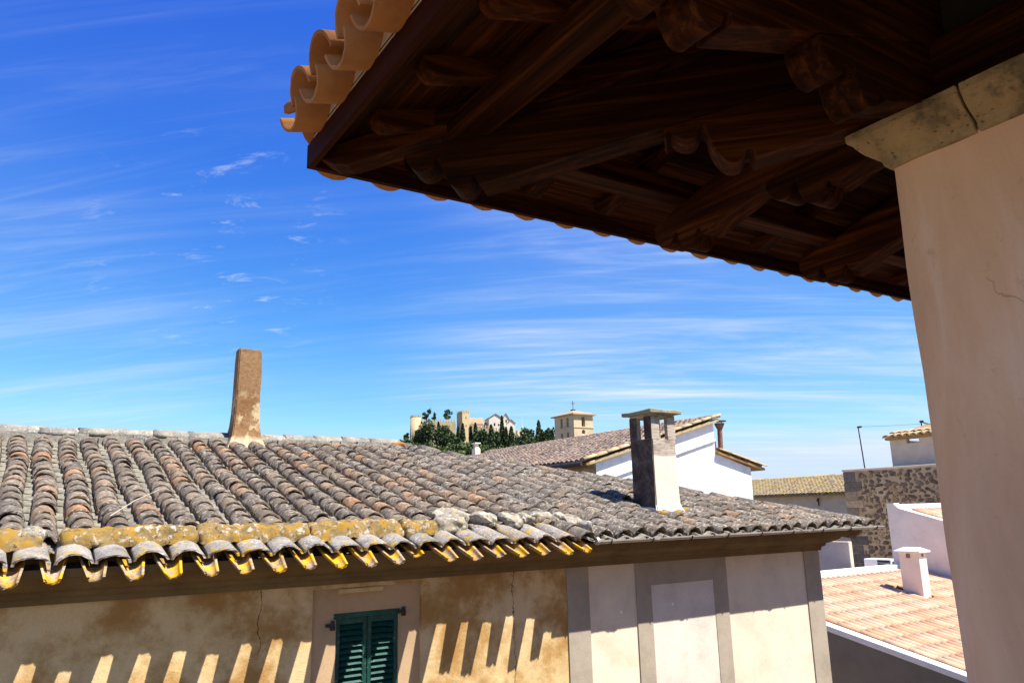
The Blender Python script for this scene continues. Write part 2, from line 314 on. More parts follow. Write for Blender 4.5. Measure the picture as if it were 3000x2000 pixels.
# ------------------------------------------------------------------ mesh helper
WL = {}
def root(name, label, cat, loc, group=None):
    o = bpy.data.objects.new(name, None); COL.objects.link(o); o.empty_display_size = .3
    o.location = loc; WL[o] = Vector(loc); o['label'] = label; o['category'] = cat
    if group: o['group'] = group
    return o
def link(name, me, mat, parent=None, M=None, kind=None, label=None):
    o = bpy.data.objects.new(name, me); COL.objects.link(o)
    if mat and not me.materials: me.materials.append(MAT[mat])
    M = M.copy() if M is not None else Matrix.Identity(4)
    WL[o] = M.translation.copy()
    if parent is not None:
        o.parent = parent; M = Matrix.Translation(-WL[parent]) @ M
    o.matrix_basis = M
    if kind: o['kind'] = kind
    if label: o['label'] = label
    return o
def thing(name, me, mat, label, cat, group=None, M=None):
    o = link(name, me, mat, None, M); o['label'] = label; o['category'] = cat
    if group: o['group'] = group
    return o
class MB:
    def __init__(self): self.v = []; self.f = []; self.sm = []
    def add(self, vs, fs, smooth=False):
        b = len(self.v); self.v += [tuple(v) for v in vs]; self.f += [tuple(b+i for i in f) for f in fs]; self.sm += [smooth]*len(fs); return self
    def box(self, x0, x1, y0, y1, z0, z1):
        return self.add([(x, y, z) for z in (z0, z1) for x, y in ((x0, y0), (x1, y0), (x1, y1), (x0, y1))],
                        [(3, 2, 1, 0), (4, 5, 6, 7), (0, 1, 5, 4), (1, 2, 6, 5), (2, 3, 7, 6), (3, 0, 4, 7)])
    def prism(self, loop_a, loop_b):
        n = len(loop_a); return self.add(list(loop_a)+list(loop_b), [tuple(reversed(range(n))), tuple(range(n, 2*n))] + [(i, (i+1) % n, n+(i+1) % n, n+i) for i in range(n)])
    def tube(self, p0, p1, r0, r1=None, seg=8, smooth=True):
        p0 = Vector(p0); p1 = Vector(p1); r1 = r0 if r1 is None else r1; d = (p1-p0).normalized()
        a = d.orthogonal().normalized(); b = d.cross(a)
        ring = lambda p, r: [p + a*math.cos(2*math.pi*i/seg)*r + b*math.sin(2*math.pi*i/seg)*r for i in range(seg)]
        self.add(ring(p0, r0)+ring(p1, r1), [(i, (i+1) % seg, seg+(i+1) % seg, seg+i) for i in range(seg)], smooth)
        self.add(ring(p0, r0), [tuple(reversed(range(seg)))]); self.add(ring(p1, r1), [tuple(range(seg))]); return self
    def mesh(self, name, bevel=0, seg=1, sub=0, nz=0, nsc=6, fix=False):
        me = bpy.data.meshes.new(name); me.from_pydata(self.v, [], self.f)
        for p, s in zip(me.polygons, self.sm): p.use_smooth = s
        if bevel or sub or fix:
            bm = bmesh.new(); bm.from_mesh(me); bmesh.ops.remove_doubles(bm, verts=bm.verts, dist=1e-5)
            bmesh.ops.recalc_face_normals(bm, faces=bm.faces)
            if sub: bmesh.ops.subdivide_edges(bm, edges=bm.edges, cuts=sub, use_grid_fill=True)
            if bevel: bmesh.ops.bevel(bm, geom=[e for e in bm.edges if e.calc_face_angle(0) > .35], offset=bevel, segments=seg, affect='EDGES', clamp_overlap=True)
            if nz:
                for v in bm.verts: v.co += noise.noise_vector(v.co*nsc)*nz
            bm.to_mesh(me); bm.free()
        me.update(); return me
def box_mesh(name, *b, bevel=0, **k): return MB().box(*b).mesh(name, bevel, **k)

# ------------------------------------------------------------------ barrel tiles
def barrel(name, L, r0, r1, th, hf=.9, seg=8, flip=False, seed=0, n=2, wb=.05):
    rr = random.Random(seed); vs = []; fs = []; sm = []
    ang = [math.radians(-88 + 176*i/seg) for i in range(seg+1)]
    wob = [rr.uniform(-wb, wb) for _ in range(4)]
    ys = [L*i/(n-1) for i in range(n)]
    for lay in (0, 1):
        for j, y in enumerate(ys):
            r = r0 + (r1-r0)*y/L
            for i, a in enumerate(ang):
                q = (r-lay*th)*(1+wob[0]*math.sin(2*a+wob[1]*20)+wob[2]*math.cos(3*a+wob[3]*9))
                z = q*math.cos(a)*hf - (0 if lay == 0 else 0)
                vs.append((q*math.sin(a), y + (rr.uniform(-.012, .006)*wb*20 if j == 0 else 0), -z if flip else z))
    m = seg+1; idx = lambda lay, j, i: lay*n*m + j*m + i
    def q4(a, b, c, d, s): fs.append((d, c, b, a) if flip else (a, b, c, d)); sm.append(s)
    for j in range(n-1):
        for i in range(seg):
            q4(idx(0, j, i), idx(0, j, i+1), idx(0, j+1, i+1), idx(0, j+1, i), True)
            q4(idx(1, j, i+1), idx(1, j, i), idx(1, j+1, i), idx(1, j+1, i+1), True)
        q4(idx(0, j, 0), idx(0, j+1, 0), idx(1, j+1, 0), idx(1, j, 0), False)
        q4(idx(0, j+1, seg), idx(0, j, seg), idx(1, j, seg), idx(1, j+1, seg), False)
    for i in range(seg):
        q4(idx(0, 0, i+1), idx(0, 0, i), idx(1, 0, i), idx(1, 0, i+1), False)
        q4(idx(0, n-1, i), idx(0, n-1, i+1), idx(1, n-1, i+1), idx(1, n-1, i), False)
    me = bpy.data.meshes.new(name); me.from_pydata(vs, [], fs)
    for p, s in zip(me.polygons, sm): p.use_smooth = s
    me.update(); return me
def with_mat(me, mat): c = me.copy(); c.materials.clear(); c.materials.append(MAT[mat]); return c
def joined(name, items, mat, parent, kind='stuff', rng=R):
    """items: list of (mesh, Matrix) -> one mesh with a random value per piece"""
    VV = []; FF = []; SS = []; RN = []; b = 0; cache = {}
    for me, Mx in items:
        if me not in cache:
            a = np.empty(len(me.vertices)*3); me.vertices.foreach_get('co', a)
            cache[me] = (a.reshape(-1, 3), [tuple(p.vertices) for p in me.polygons], [p.use_smooth for p in me.polygons])
        v, f, s = cache[me]; A = np.array(Mx)
        VV.append(v @ A[:3, :3].T + A[:3, 3]); FF += [tuple(b+i for i in q) for q in f]; SS += s; RN += [rng.random()]*len(v); b += len(v)
    me = bpy.data.meshes.new(name); me.from_pydata(np.concatenate(VV).tolist(), [], FF)
    me.polygons.foreach_set('use_smooth', SS)
    at = me.attributes.new('rnd', 'FLOAT', 'POINT'); at.data.foreach_set('value', RN); me.update()
    return link(name, me, mat, parent, kind=kind)
def frame(U, V, p):
    U = Vector(U).normalized(); V = Vector(V).normalized(); N = U.cross(V).normalized(); m = Matrix.Identity(4)
    for r in range(3): m[r][0] = U[r]; m[r][1] = V[r]; m[r][2] = N[r]; m[r][3] = p[r]
    return m
def in_frame(p, pad=30):
    x, y = proj(p[0], p[1], p[2]-ZE); return -pad < x < 3000+pad and -pad < y < 2000+pad
def jit(a): return R.uniform(-a, a)
def tile_field(parent, U, V, O, cols, rows, pitch, expo, covers, pans, cmat, pmat, ok, nsingle=300, jp=.018, jr=.045, lift=.05, wav=.026, name='roof_tile', stuffname='small_roof_tiles', v0=0., vp0=-.0, tilt=-.035, skip_pan_rows=()):
    """cover and channel tiles; the covers that show largest become parts, the rest one part"""
    U = Vector(U).normalized(); V = Vector(V).normalized(); N = U.cross(V).normalized(); O = Vector(O)
    cov = []; pan = []
    for i in range(cols[0], cols[1]):
        ph = R.random()*9; ci = jit(.006)
        for j in range(rows):
            d = i*pitch + ci + wav*math.sin(j*.55+ph)*.5; v = v0 + j*expo
            c = O + U*d + V*(v + jit(jp*1.6)) + N*(lift + wav*.35*math.sin(i*.37+j*.21))
            if ok(c, i, j):
                m = frame(U, V, c) @ Matrix.Rotation(jit(jr), 4, 'Z') @ Matrix.Rotation(tilt + jit(jr*.8), 4, 'X') @ Matrix.Rotation(jit(jr), 4, 'Y')
                cov.append((R.choice(covers), m, c))
            if j in skip_pan_rows: continue
            c = O + U*(d+pitch*.5) + V*(vp0 + j*expo + jit(jp)) + N*(.075)
            if ok(c, i, j):
                m = frame(U, V, c) @ Matrix.Rotation(jit(jr*.5), 4, 'Z') @ Matrix.Rotation(-.03, 4, 'X')
                pan.append((R.choice(pans), m))
    cov.sort(key=lambda q: ((0 if in_frame(q[2]) else 1), (q[2]-Vector((0, 0, ZE))).length))
    ns = min(nsingle, len(cov)); cm = {}
    for me, m, c in cov[:ns]:
        if me not in cm: cm[me] = with_mat(me, cmat)
        link(name, cm[me], None, parent, m)
    if len(cov) > ns: joined(stuffname, [(a, b) for a, b, _ in cov[ns:]], cmat, parent)
    if pan: joined('channel_tiles', pan, pmat, parent)

COVER = [barrel('cover_tile', .43, .093*q, .073*q, .015, .98, 8, False, i) for i, q in enumerate((1, .97, 1.03, .95, 1.0, 1.04))]
PAN = [barrel('channel_tile', .44, .117, .122, .02, .34, 8, True, 20+i) for i in range(3)]
COVLOW = [barrel('cover_tile', .43, .100*q, .082*q, .014, .88, 8, False, 60+i) for i, q in enumerate((1, .97, 1.03, 1.0))]
COV6 = [barrel('cover_tile', .42, .105, .085, .016, .86, 6, False, 40+i) for i in range(3)]
PAN4 = [barrel('channel_tile', .44, .078, .098, .014, .75, 4, True, 50+i) for i in range(2)]

# ================================================================== setting
def grid_mesh(name, x0, x1, y0, y1, nx, ny, fz):
    vs = [(x0+(x1-x0)*i/nx, y0+(y1-y0)*j/ny) for j in range(ny+1) for i in range(nx+1)]
    me = bpy.data.meshes.new(name); me.from_pydata([(x, y, fz(x, y)) for x, y in vs], [], [(j*(nx+1)+i, j*(nx+1)+i+1, (j+1)*(nx+1)+i+1, (j+1)*(nx+1)+i) for j in range(ny) for i in range(nx)])
    for p in me.polygons: p.use_smooth = True
    me.update(); return me
link('ground', grid_mesh('ground', -4000, 4000, -4000, 4000, 8, 8, lambda x, y: 0.0), 'dry_ground', kind='structure')
link('street', box_mesh('street', -30, 60, 1.2, 6.25, -.3, .02), 'asphalt', kind='structure')
link('side_street', box_mesh('side_street', 8.3, 11.05, 6.25, 40, -.3, .016), 'asphalt', kind='structure')
HC = Vector((172, 315))
def hill_z(x, y):
    d = math.hypot(x-HC.x, y-HC.y)
    return -3 + 40*math.exp(-(max(0, d-12)/72)**2) + 1.2*noise.noise(Vector((x*.03, y*.03, 0)))
link('hill', grid_mesh('hill', -150, 460, 60, 620, 76, 70, hill_z), 'hill_ground', kind='structure')

# ================================================================== OLD HOUSE across the street
TW, ZC = 6.2, ZE-.51             # facade plane, foot of the cornice
old = root('old_house', 'old ochre and beige house with lichen covered barrel tile roof across the street', 'house', (2.7, TW, 0))
S0 = -3.0
# walls: body with the window opening left free
WX0, WX1, WZ0, WZ1 = 2.275, 2.815, ZE-2.15, ZE-.744
wb = MB(); wb.box(S0, 2.07, TW, TW+.5, 0, ZC+.35).box(3.01, 4.53, TW, TW+.5, 0, ZC+.35)
wb.box(2.07, 3.01, TW+.002, TW+.5, ZE-.545, ZC+.35).box(2.07, 3.01, TW+.002, TW+.5, 0, ZE-2.9)
link('wall', wb.mesh('wall'), 'ochre_plaster', old, label='stained ochre plaster wall')
fr = MB(); y0 = TW+.035
fr.box(2.07, WX0, y0, TW+.4, ZE-2.9, ZE-.545).box(WX1, 3.01, y0, TW+.4, ZE-2.9, ZE-.545).box(WX0, WX1, y0, TW+.4, WZ1, ZE-.545).box(WX0, WX1, y0, TW+.4, ZE-2.9, WZ0)
link('window_surround', fr.mesh('window_surround'), 'frame_plaster', old)
link('window_back', box_mesh('window_back', WX0-.02, WX1+.02, TW+.24, TW+.28, WZ0-.02, WZ1+.02), 'dark_opening', old)
lip = MB().box(2.28, 2.66, TW-.012, TW+.03, ZE-.585, ZE-.546); link('lintel_patch', lip.mesh('lintel_patch', .006, sub=2, nz=.008, nsc=9), 'ochre_plaster', old)
link('beige_wall', MB().box(4.53, 8.31, TW, TW+.5, 0, ZC+.35).mesh('beige_wall'), 'beige_plaster', old, label='pale beige plaster wall')
link('side_wall', MB().box(7.9, 8.305, TW+.5, 15.2, 0, ZC+.35).box(S0, S0+.4, TW+.5, 15.2, 0, ZC+.35).box(S0, 8.3, 15.2, 15.6, 0, ZC+.3).mesh('side_wall'), 'beige_plaster', old)
for a, b in ((4.53, 4.79), (8.04, 8.318)):
    link('pilaster', box_mesh('pilaster', a, b, TW-.014, TW+.1, 0, ZC-.002), 'grey_render', old)
bf = MB().box(5.39, 5.59, TW-.014, TW+.1, 3, ZC-.002).box(6.49, 6.70, TW-.014, TW+.1, 3, ZC-.002).box(5.59, 6.49, TW-.014, TW+.1, ZE-.738, ZC-.002)
link('blind_window_frame', bf.mesh('blind_window_frame'), 'grey_render', old)
link('blind_window_panel', box_mesh('blind_window_panel', 5.59, 6.49, TW-.008, TW+.1, 3, ZE-.738), 'panel_render', old)
# shutters
for a, b in ((WX0+.003, (WX0+WX1)/2-.003), ((WX0+WX1)/2+.003, WX1-.003)):
    st = MB(); w = .034; ys, ye = TW+.045, TW+.085
    st.box(a, a+w, ys, ye, WZ0, WZ1-.03).box(b-w, b, ys, ye, WZ0, WZ1-.03).box(a+w, b-w, ys, ye, WZ1-.085, WZ1-.03).box(a+w, b-w, ys, ye, WZ0, WZ0+.06)
    sh = link('shutter', st.mesh('shutter', .003), 'green_paint', old)
    sl = MB(); hw = (b-a)/2-w+.004
    sl.prism([(-hw, -.022, -.013), (-hw, -.017, -.018), (-hw, .022, .013), (-hw, .017, .018)], [(hw, -.022, -.013), (hw, -.017, -.018), (hw, .022, .013), (hw, .017, .018)])
    slm = sl.mesh('slat', fix=True); slm.materials.append(MAT['green_paint']); z = WZ1-.108
    while z > WZ0+.07:
        link('slat', slm, None, sh, Matrix.Translation(((a+b)/2, (ys+ye)/2, z)) @ Matrix.Rotation(jit(.05), 4, 'X')); z -= .0455
link('shutter_rail', box_mesh('shutter_rail', WX0-.02, WX1+.01, TW+.028, TW+.06, WZ1-.04, WZ1+.004, bevel=.004), 'green_paint', old)
for x, z in ((WX1+.035, WZ1-.02), (WX0-.035, WZ1-.08)):
    hb = MB().tube((x, TW+.01, z-.035), (x, TW+.01, z+.035), .022, .016, 8).tube((x-.05, TW+.03, z), (x+.012, TW-.005, z), .013, .013, 6)
    link('hinge', hb.mesh('hinge'), 'dark_iron', old)
# cornice: moulding that turns the right corner
prof = [(0, -.51), (.035, -.51), (.04, -.475), (.075, -.455), (.08, -.43), (.14, -.41), (.20, -.375), (.215, -.335), (.27, -.325), (.275, -.275), (0, -.27)]
ca = [(S0, TW-o, ZE+z) for o, z in prof]; cb = [(8.31+o, TW-o, ZE+z) for o, z in prof]; cc = [(8.31+o, 12, ZE+z) for o, z in prof]
n = len(prof); cm = MB(); cm.add(ca+cb+cc, [tuple(range(n))] + [(i, n+i, n+(i+1) % n, (i+1) % n) for i in range(n)] + [(n+i, 2*n+i, 2*n+(i+1) % n, n+(i+1) % n) for i in range(n)])
link('cornice', cm.mesh('cornice', fix=True), 'cornice_stone', old)
# roof base: pan plane z = -.35 + KR (t - 5.7); ridge along the street, hip at the right
KR, TE, TRG, SRG = .274, 5.70, 10.4, 4.35
def pz(t): return ZE - .35 + KR*(t-TE)
def roof_pt(s, t, dz=0): return (s, t, pz(t)+dz)
SE_R = SRG + (TRG-5.84)
rb = MB(); dz = -.035
A = [(S0, 6.02, pz(6.02)+dz), (SE_R-.2, 6.02, pz(6.02)+dz), (SRG, TRG, pz(TRG)+dz), (S0, TRG, pz(TRG)+dz), (S0, 15.4, pz(5.4)+dz), (SE_R-.05, 15.0, pz(5.8)+dz)]
B = [(x, y, z-.06) for x, y, z in A]
rb.add(A+B, [(0, 1, 2, 3), (3, 2, 5, 4), (1, 5, 2), (9, 8, 7, 6), (10, 11, 8, 9), (8, 11, 7), (0, 6, 7, 1), (1, 7, 11, 5), (5, 11, 10, 4), (3, 9, 6, 0), (4, 10, 9, 3)])
link('eave_course', box_mesh('eave_course', 4.62, SE_R-.16, 5.90, 6.1, ZE-.345, pz(5.872)+.018), 'cornice_stone', old)
roof = link('roof', rb.mesh('roof', fix=True), 'ridge_mortar', old)
Vs = Vector((0, 1, KR)).normalized(); EXPO = .218; PITCH = .23
hip = lambda c: c.x < SRG + (TRG-c.y) - .02 and c.y < TRG-.12
blocked = lambda c: (5.92 < c.x < 6.46 and 6.36 < c.y < 6.92) or (2.2 < c.x < 2.72 and c.y > 9.98)
SPL = 4.5
tile_field(roof, (1, 0, 0), Vs, roof_pt(0, 6.25), (-10, 20), 19, PITCH, EXPO, COVER, PAN, 'old_tile', 'old_pan', lambda c, i, j: hip(c) and not blocked(c) and c.x < SPL, 192, v0=0, vp0=-.1, stuffname='small_roof_tiles')
tile_field(roof, (1, 0, 0), Vs, (.115, 5.815, pz(5.815)+.025), (19, 42), 21, PITCH, EXPO, COVLOW, PAN, 'grey_tile', 'old_pan', lambda c, i, j: hip(c) and not blocked(c) and c.x > SPL-.05, 108, v0=0, vp0=-.03, stuffname='small_roof_tiles', wav=.012, jr=.022)
# the old double eave on the left part
ECOV = [with_mat(barrel('eave_cover', .56, .112*q, .094*q, .018, .60, 8, False, 70+i), 'eave_tile') for i, q in enumerate((1, .96, 1.03))]
EPAN = [with_mat(barrel('eave_pan', .42, .052*q, .102*q, .015, .86, 8, True, 80+i), 'eave_pan') for i, q in enumerate((1, .95, 1.05))]
for i in range(-10, 19):
    s = .145 + i*.2312 + jit(.008); t = 5.855 + jit(.014)
    link('eave_tile', R.choice(ECOV), None, roof, frame((1, 0, 0), Vs, roof_pt(s, t, .058)) @ Matrix.Rotation(jit(.03), 4, 'Z') @ Matrix.Rotation(jit(.03), 4, 'Y'))
    t = 5.69 + jit(.02)
    if i == 11: t = 5.83
    link('eave_channel_tile', R.choice(EPAN), None, roof, frame((1, 0, 0), Vs, roof_pt(s+.1156, t, .030)) @ Matrix.Rotation(jit(.02), 4, 'Z') @ Matrix.Rotation(.11+jit(.02), 4, 'X'))
# band of mortared cap tiles lying along the old eave
def lump(name, p, size, mat, parent, seed, rot=0, sub=3, nz=.02, ex=.6):
    b = bmesh.new(); bmesh.ops.create_icosphere(b, subdivisions=sub, radius=1)
    for v in b.verts:
        q = v.co.copy(); q = Vector((math.copysign(abs(q.x)**ex, q.x)*size[0], math.copysign(abs(q.y)**.75, q.y)*size[1], math.copysign(abs(q.z)**.75, q.z)*size[2]))
        v.co = q + noise.noise_vector(q*9+Vector((seed*3.1, seed, 0)))*nz + noise.noise_vector(q*26+Vector((seed, seed*2.2, 4)))*nz*.35
    for f in b.faces: f.smooth = True
    me = bpy.data.meshes.new(name); b.to_mesh(me); b.free()
    return link(name, me, mat, parent, frame((1, 0, 0), Vs, p) @ Matrix.Rotation(rot, 4, 'Z'))
def band(s0, s1, t, seed, w=.105, h=.098, mat='lichen_mortar'):
    nl = max(6, int((s1-s0)/.02)); m_ = 16; vs = []; fs = []
    for i in range(nl+1):
        x = s0+(s1-s0)*i/nl; e = min(1, min(i, nl-i)/2.5+.55)
        for j in range(m_+1):
            a = math.pi*j/m_; d = Vector((0, -math.cos(a)*w*e, math.sin(a)**.8*h*e))
            p = Vector((x, t, pz(t)+.10))+Vector((0, d.y, d.z+d.y*KR))
            p += noise.noise_vector(p*7+Vector((seed, 0, 0)))*.022 + noise.noise_vector(p*22)*.015 + noise.noise_vector(p*55)*.007
            if j < 3: p.z -= .03*max(0, noise.noise(Vector((x*11, seed, 0)))+.3)
            vs.append(p)
    k_ = m_+1
    for i in range(nl):
        for j in range(m_): fs.append((i*k_+j, (i+1)*k_+j, (i+1)*k_+j+1, i*k_+j+1))
    me = bpy.data.meshes.new('cap_tile'); fs += [tuple(range(k_)), tuple(nl*k_+k_-1-j for j in range(k_))]; me.from_pydata([tuple(v) for v in vs], [], fs); me.update()
    for p in me.polygons: p.use_smooth = len(p.vertices) == 4
    link('cap_tile', me, mat, roof)
x = .31; q = 0
for L in (.86, .83, .80, .33):
    band(x, x+L-.004, 6.17+jit(.006), q*3.3); x += L; q += 1
for x0 in (-.98, -2.2): band(x0, x0+1.18, 6.17, x0)
for i, (s, t, a, b, c_, r) in enumerate(((3.26, 6.18, .16, .10, .08, .1), (3.40, 6.42, .17, .10, .06, -.2), (3.68, 6.32, .11, .14, .06, .5), (3.95, 6.26, .08, .15, .055, .2), (4.14, 6.30, .12, .10, .05, .7), (4.34, 6.33, .17, .07, .045, .1), (4.56, 6.2, .09, .16, .05, .35), (4.62, 6.02, .05, .14, .05, .1), (.14, 6.2, .07, .1, .05, 0))):
    lump('mortar_lump', roof_pt(s, t, .145), (a, b, c_), 'pale_mortar', roof, 40+i, r, 4, .045)
# ridge and hip caps
CAP = [with_mat(barrel('ridge_cap', .46, .15, .135, .02, .72, 8, False, 90+i, 4, .10), 'ridge_mortar') for i in range(4)]
x = S0
while x < SRG-.1:
    link('ridge_tile', R.choice(CAP), None, roof, frame((0, -1, 0), (1, 0, 0), (x, TRG+jit(.012), pz(TRG)+.065+jit(.012))) @ Matrix.Rotation(jit(.03), 4, 'Z') @ Matrix.Rotation(jit(.02), 4, 'X')); x += .4
HD = Vector((1, -1, -KR)).normalized(); hl = math.hypot(1, 1)*(TRG-5.75)
p0 = Vector(roof_pt(SRG, TRG, .075)); q = 0.
HL = (Vector(roof_pt(SRG+TRG-5.98, 5.98)) - Vector(roof_pt(SRG, TRG))).length
HU = HD.cross(Vector((0, 0, 1))).normalized()
while q < HL-.36:
    p = p0 + HD*q; link('hip_tile', R.choice(CAP), None, roof, frame(-HU, HD, p + Vector((0, 0, jit(.01)))) @ Matrix.Rotation(jit(.03), 4, 'Z') @ Matrix.Rotation(.02, 4, 'X')); q += .40
mb = MB(); nseg = 60     # mortar bedding under the ridge, rough
for i in range(nseg):
    xa, xb = S0+(SRG-S0)*i/nseg, S0+(SRG-S0)*(i+1)/nseg; w = .20+jit(.03); h = .075+jit(.025)
    mb.box(xa-.01, xb+.01, TRG-w, TRG+.16, pz(TRG)-.08, pz(TRG)+h)
link('ridge_bedding', mb.mesh('ridge_bedding', fix=False), 'ridge_mortar', roof)
mb = MB(); nseg = 50; P0 = Vector(roof_pt(SRG, TRG)); P1 = Vector(roof_pt(SRG+TRG-6.0, 6.0))
for i in range(nseg):
    a = P0.lerp(P1, i/nseg); b = P0.lerp(P1, (i+1.2)/nseg); w = .13+jit(.015); h = .055+jit(.012); pr = Vector((.7071, .7071, 0))*w
    vs = [a-pr, a+pr, b+pr, b-pr]; mb.prism([v+Vector((0, 0, -.12)) for v in vs], [v+Vector((0, 0, h)) for v in vs])
link('hip_bedding', mb.mesh('hip_bedding', fix=True), 'ridge_mortar', roof)
lump('mortar_lump', (4.55, 10.15, pz(10.15)+.12), (.10, .05, .05), 'clay_tile', roof, 3)
# gutter with brackets
gp = []; GS = 8
gm = MB(); gr = .036; pts = [(math.cos(a)*gr, math.sin(a)*gr) for a in [math.pi + math.pi*i/GS for i in range(GS+1)]]; pin = [(x*.86, z*.86) for x, z in reversed(pts)]
loop = pts + pin; ga = [(4.60, 5.79+x, ZE-.252+z) for x, z in loop]; gb = [(9.07, 5.79+x, ZE-.240+z) for x, z in loop]
gm.prism(ga, gb); gut = link('gutter', gm.mesh('gutter', fix=True), 'zinc', old)
gk = MB()
for a in range(-1, 9):
    a0 = math.pi+math.pi*a/8; a1 = a0+math.pi/8
    if 0 <= a < 8: gk.tube((0, math.cos(a0)*.04, math.sin(a0)*.04), (0, math.cos(a1)*.04, math.sin(a1)*.04), .006, .006, 5)
gk.tube((0, .04, 0), (0, .20, .03), .006, .006, 5); gkm = gk.mesh('gutter_bracket'); gkm.materials.append(MAT['dark_iron'])
for i in range(9): link('gutter_bracket', gkm, None, gut, Matrix.Translation((4.75+i*.52, 5.79, ZE-.251+.0013*i)))
link('gutter_cap', MB().tube((4.585, 5.79, ZE-.259), (4.615, 5.79, ZE-.259), .034, .037, 10).mesh('gutter_cap'), 'zinc', gut)
# left chimney: plain flue with a flared foot
def stack(name, rings, mat, parent, nz=.012, cap=True):
    m = MB(); vs = []; per = 20
    for (x0, x1, y0, y1, z) in rings:
        for i in range(per):
            e, f = divmod(i, per//4); f = f/(per//4)
            c = [(x0, y0), (x1, y0), (x1, y1), (x0, y1)]; a, b = c[e], c[(e+1) % 4]
            vs.append(Vector((a[0]+(b[0]-a[0])*f, a[1]+(b[1]-a[1])*f, z)))
    vs = [v + noise.noise_vector(v*5)*nz + noise.noise_vector(v*17)*nz*.4 for v in vs]
    nr = len(rings); fs = [(j*per+i, j*per+(i+1) % per, (j+1)*per+(i+1) % per, (j+1)*per+i) for j in range(nr-1) for i in range(per)]
    if cap: fs.append(tuple((nr-1)*per+i for i in range(per)))
    m.add(vs, fs); return link(name, m.mesh(name, .012, 2, fix=True), mat, parent)
rg = []
for z, fl in ((8.72, .15), (8.86, .12), (8.95, .075), (9.05, .036), (9.18, .016), (9.35, .006), (9.6, 0), (9.85, -.002), (10.05, -.004), (10.15, -.006), (10.195, -.006)):
    lean = (z-9)*.004; rg.append((2.30-fl+lean, 2.60+fl*.8+lean, 10.13-fl*1.1, 10.37+fl, z))
stack('chimney', rg, 'stack_render', old)
# right chimney: vent stack with openings under a slab
X0, X1, Y0, Y1 = 6.02, 6.385, 6.50, 6.865
vent = stack('vent_chimney', [(X0-.02, X1+.06, Y0-.05, Y1+.02, 7.7), (X0-.015, X1+.045, Y0-.035, Y1+.02, 7.98), (X0, X1+.008, Y0-.004, Y1, 8.07), (X0, X1+.002, Y0, Y1, 8.3), (X0, X1, Y0, Y1, 8.6), (X0, X1, Y0, Y1, 8.80)], 'vent_render', old, .005)
for ix in (0, 1):
    for iy in (0, 1):
        m = MB(); th = .05; w = .12
        xa = (X0, X0+w) if ix == 0 else (X1-w, X1); ya = (Y0, Y0+w) if iy == 0 else (Y1-w, Y1)
        xt = (X0, X0+th) if ix == 0 else (X1-th, X1); yt = (Y0, Y0+th) if iy == 0 else (Y1-th, Y1)
        ym = (Y0+th, Y0+w) if iy == 0 else (Y1-w, Y1-th)
        m.box(*xa, *yt, 8.79, 9.055).box(*xt, *ym, 8.79, 9.055); link('chimney_post', m.mesh('chimney_post'), 'vent_render', vent)
link('shade_stain_side', MB().box(X0-.006, X0-.001, Y0+.004, Y1-.004, 7.95, 8.795).mesh('shade_stain_side', sub=3, nz=.003, nsc=9), 'shade_soot_render', vent)  # dark sheets on the unlit face: part stain, part shade painted as colour
for ya, yb in ((Y0+.003, Y0+.12), (Y1-.12, Y1-.003)): link('shade_stain_side', MB().box(X0-.006, X0-.001, ya, yb, 8.80, 9.05).mesh('shade_stain_side'), 'shade_soot_render', vent)
link('chimney_lintel', MB().box(X0, X1, Y0, Y1, 9.045, 9.085).mesh('chimney_lintel', .005), 'vent_render', vent)
sl = MB(); ov = .065; sl.prism([(X0-ov, Y0-ov, 9.08), (X1+ov, Y0-ov, 9.08), (X1+ov, Y1+ov, 9.08), (X0-ov, Y1+ov, 9.08)], [(X0-ov, Y0-ov, 9.125), (X1+ov, Y0-ov, 9.125), (X1+ov, Y1+ov, 9.125), (X0-ov, Y1+ov, 9.125)])
tile_mat('slab_lichen', [(0, (.20, .19, .13)), (1, (.26, .25, .18))], .6, .6, .5, (.42, .41, .33), 9, .4, 36, ((.30, .28, .09), (.34, .33, .16)))
link('chimney_slab', sl.mesh('chimney_slab', .008, sub=3, nz=.012, nsc=8), 'slab_lichen', vent)
for i, (s, t) in enumerate(((6.06, 6.42), (6.30, 6.40), (6.46, 6.52))): lump('mortar_lump', roof_pt(s, t, .12), (.09, .05, .035), 'lichen_mortar', roof, 70+i, jit(.4), 2)
# a dry straw blown onto the tiles
stw = MB(); a = Vector(roof_pt(.62, 6.46, .20)); b = Vector(roof_pt(1.05, 7.25, .20)); c = a.lerp(b, .5)+Vector((-.01, 0, .012))
stw.tube(a, c, .0035, .0035, 5).tube(c, b, .0035, .002, 5)
thing('dry_reed', stw.mesh('dry_reed'), 'dry_straw', 'thin dry reed lying across the lichen grey roof tiles', 'reed')

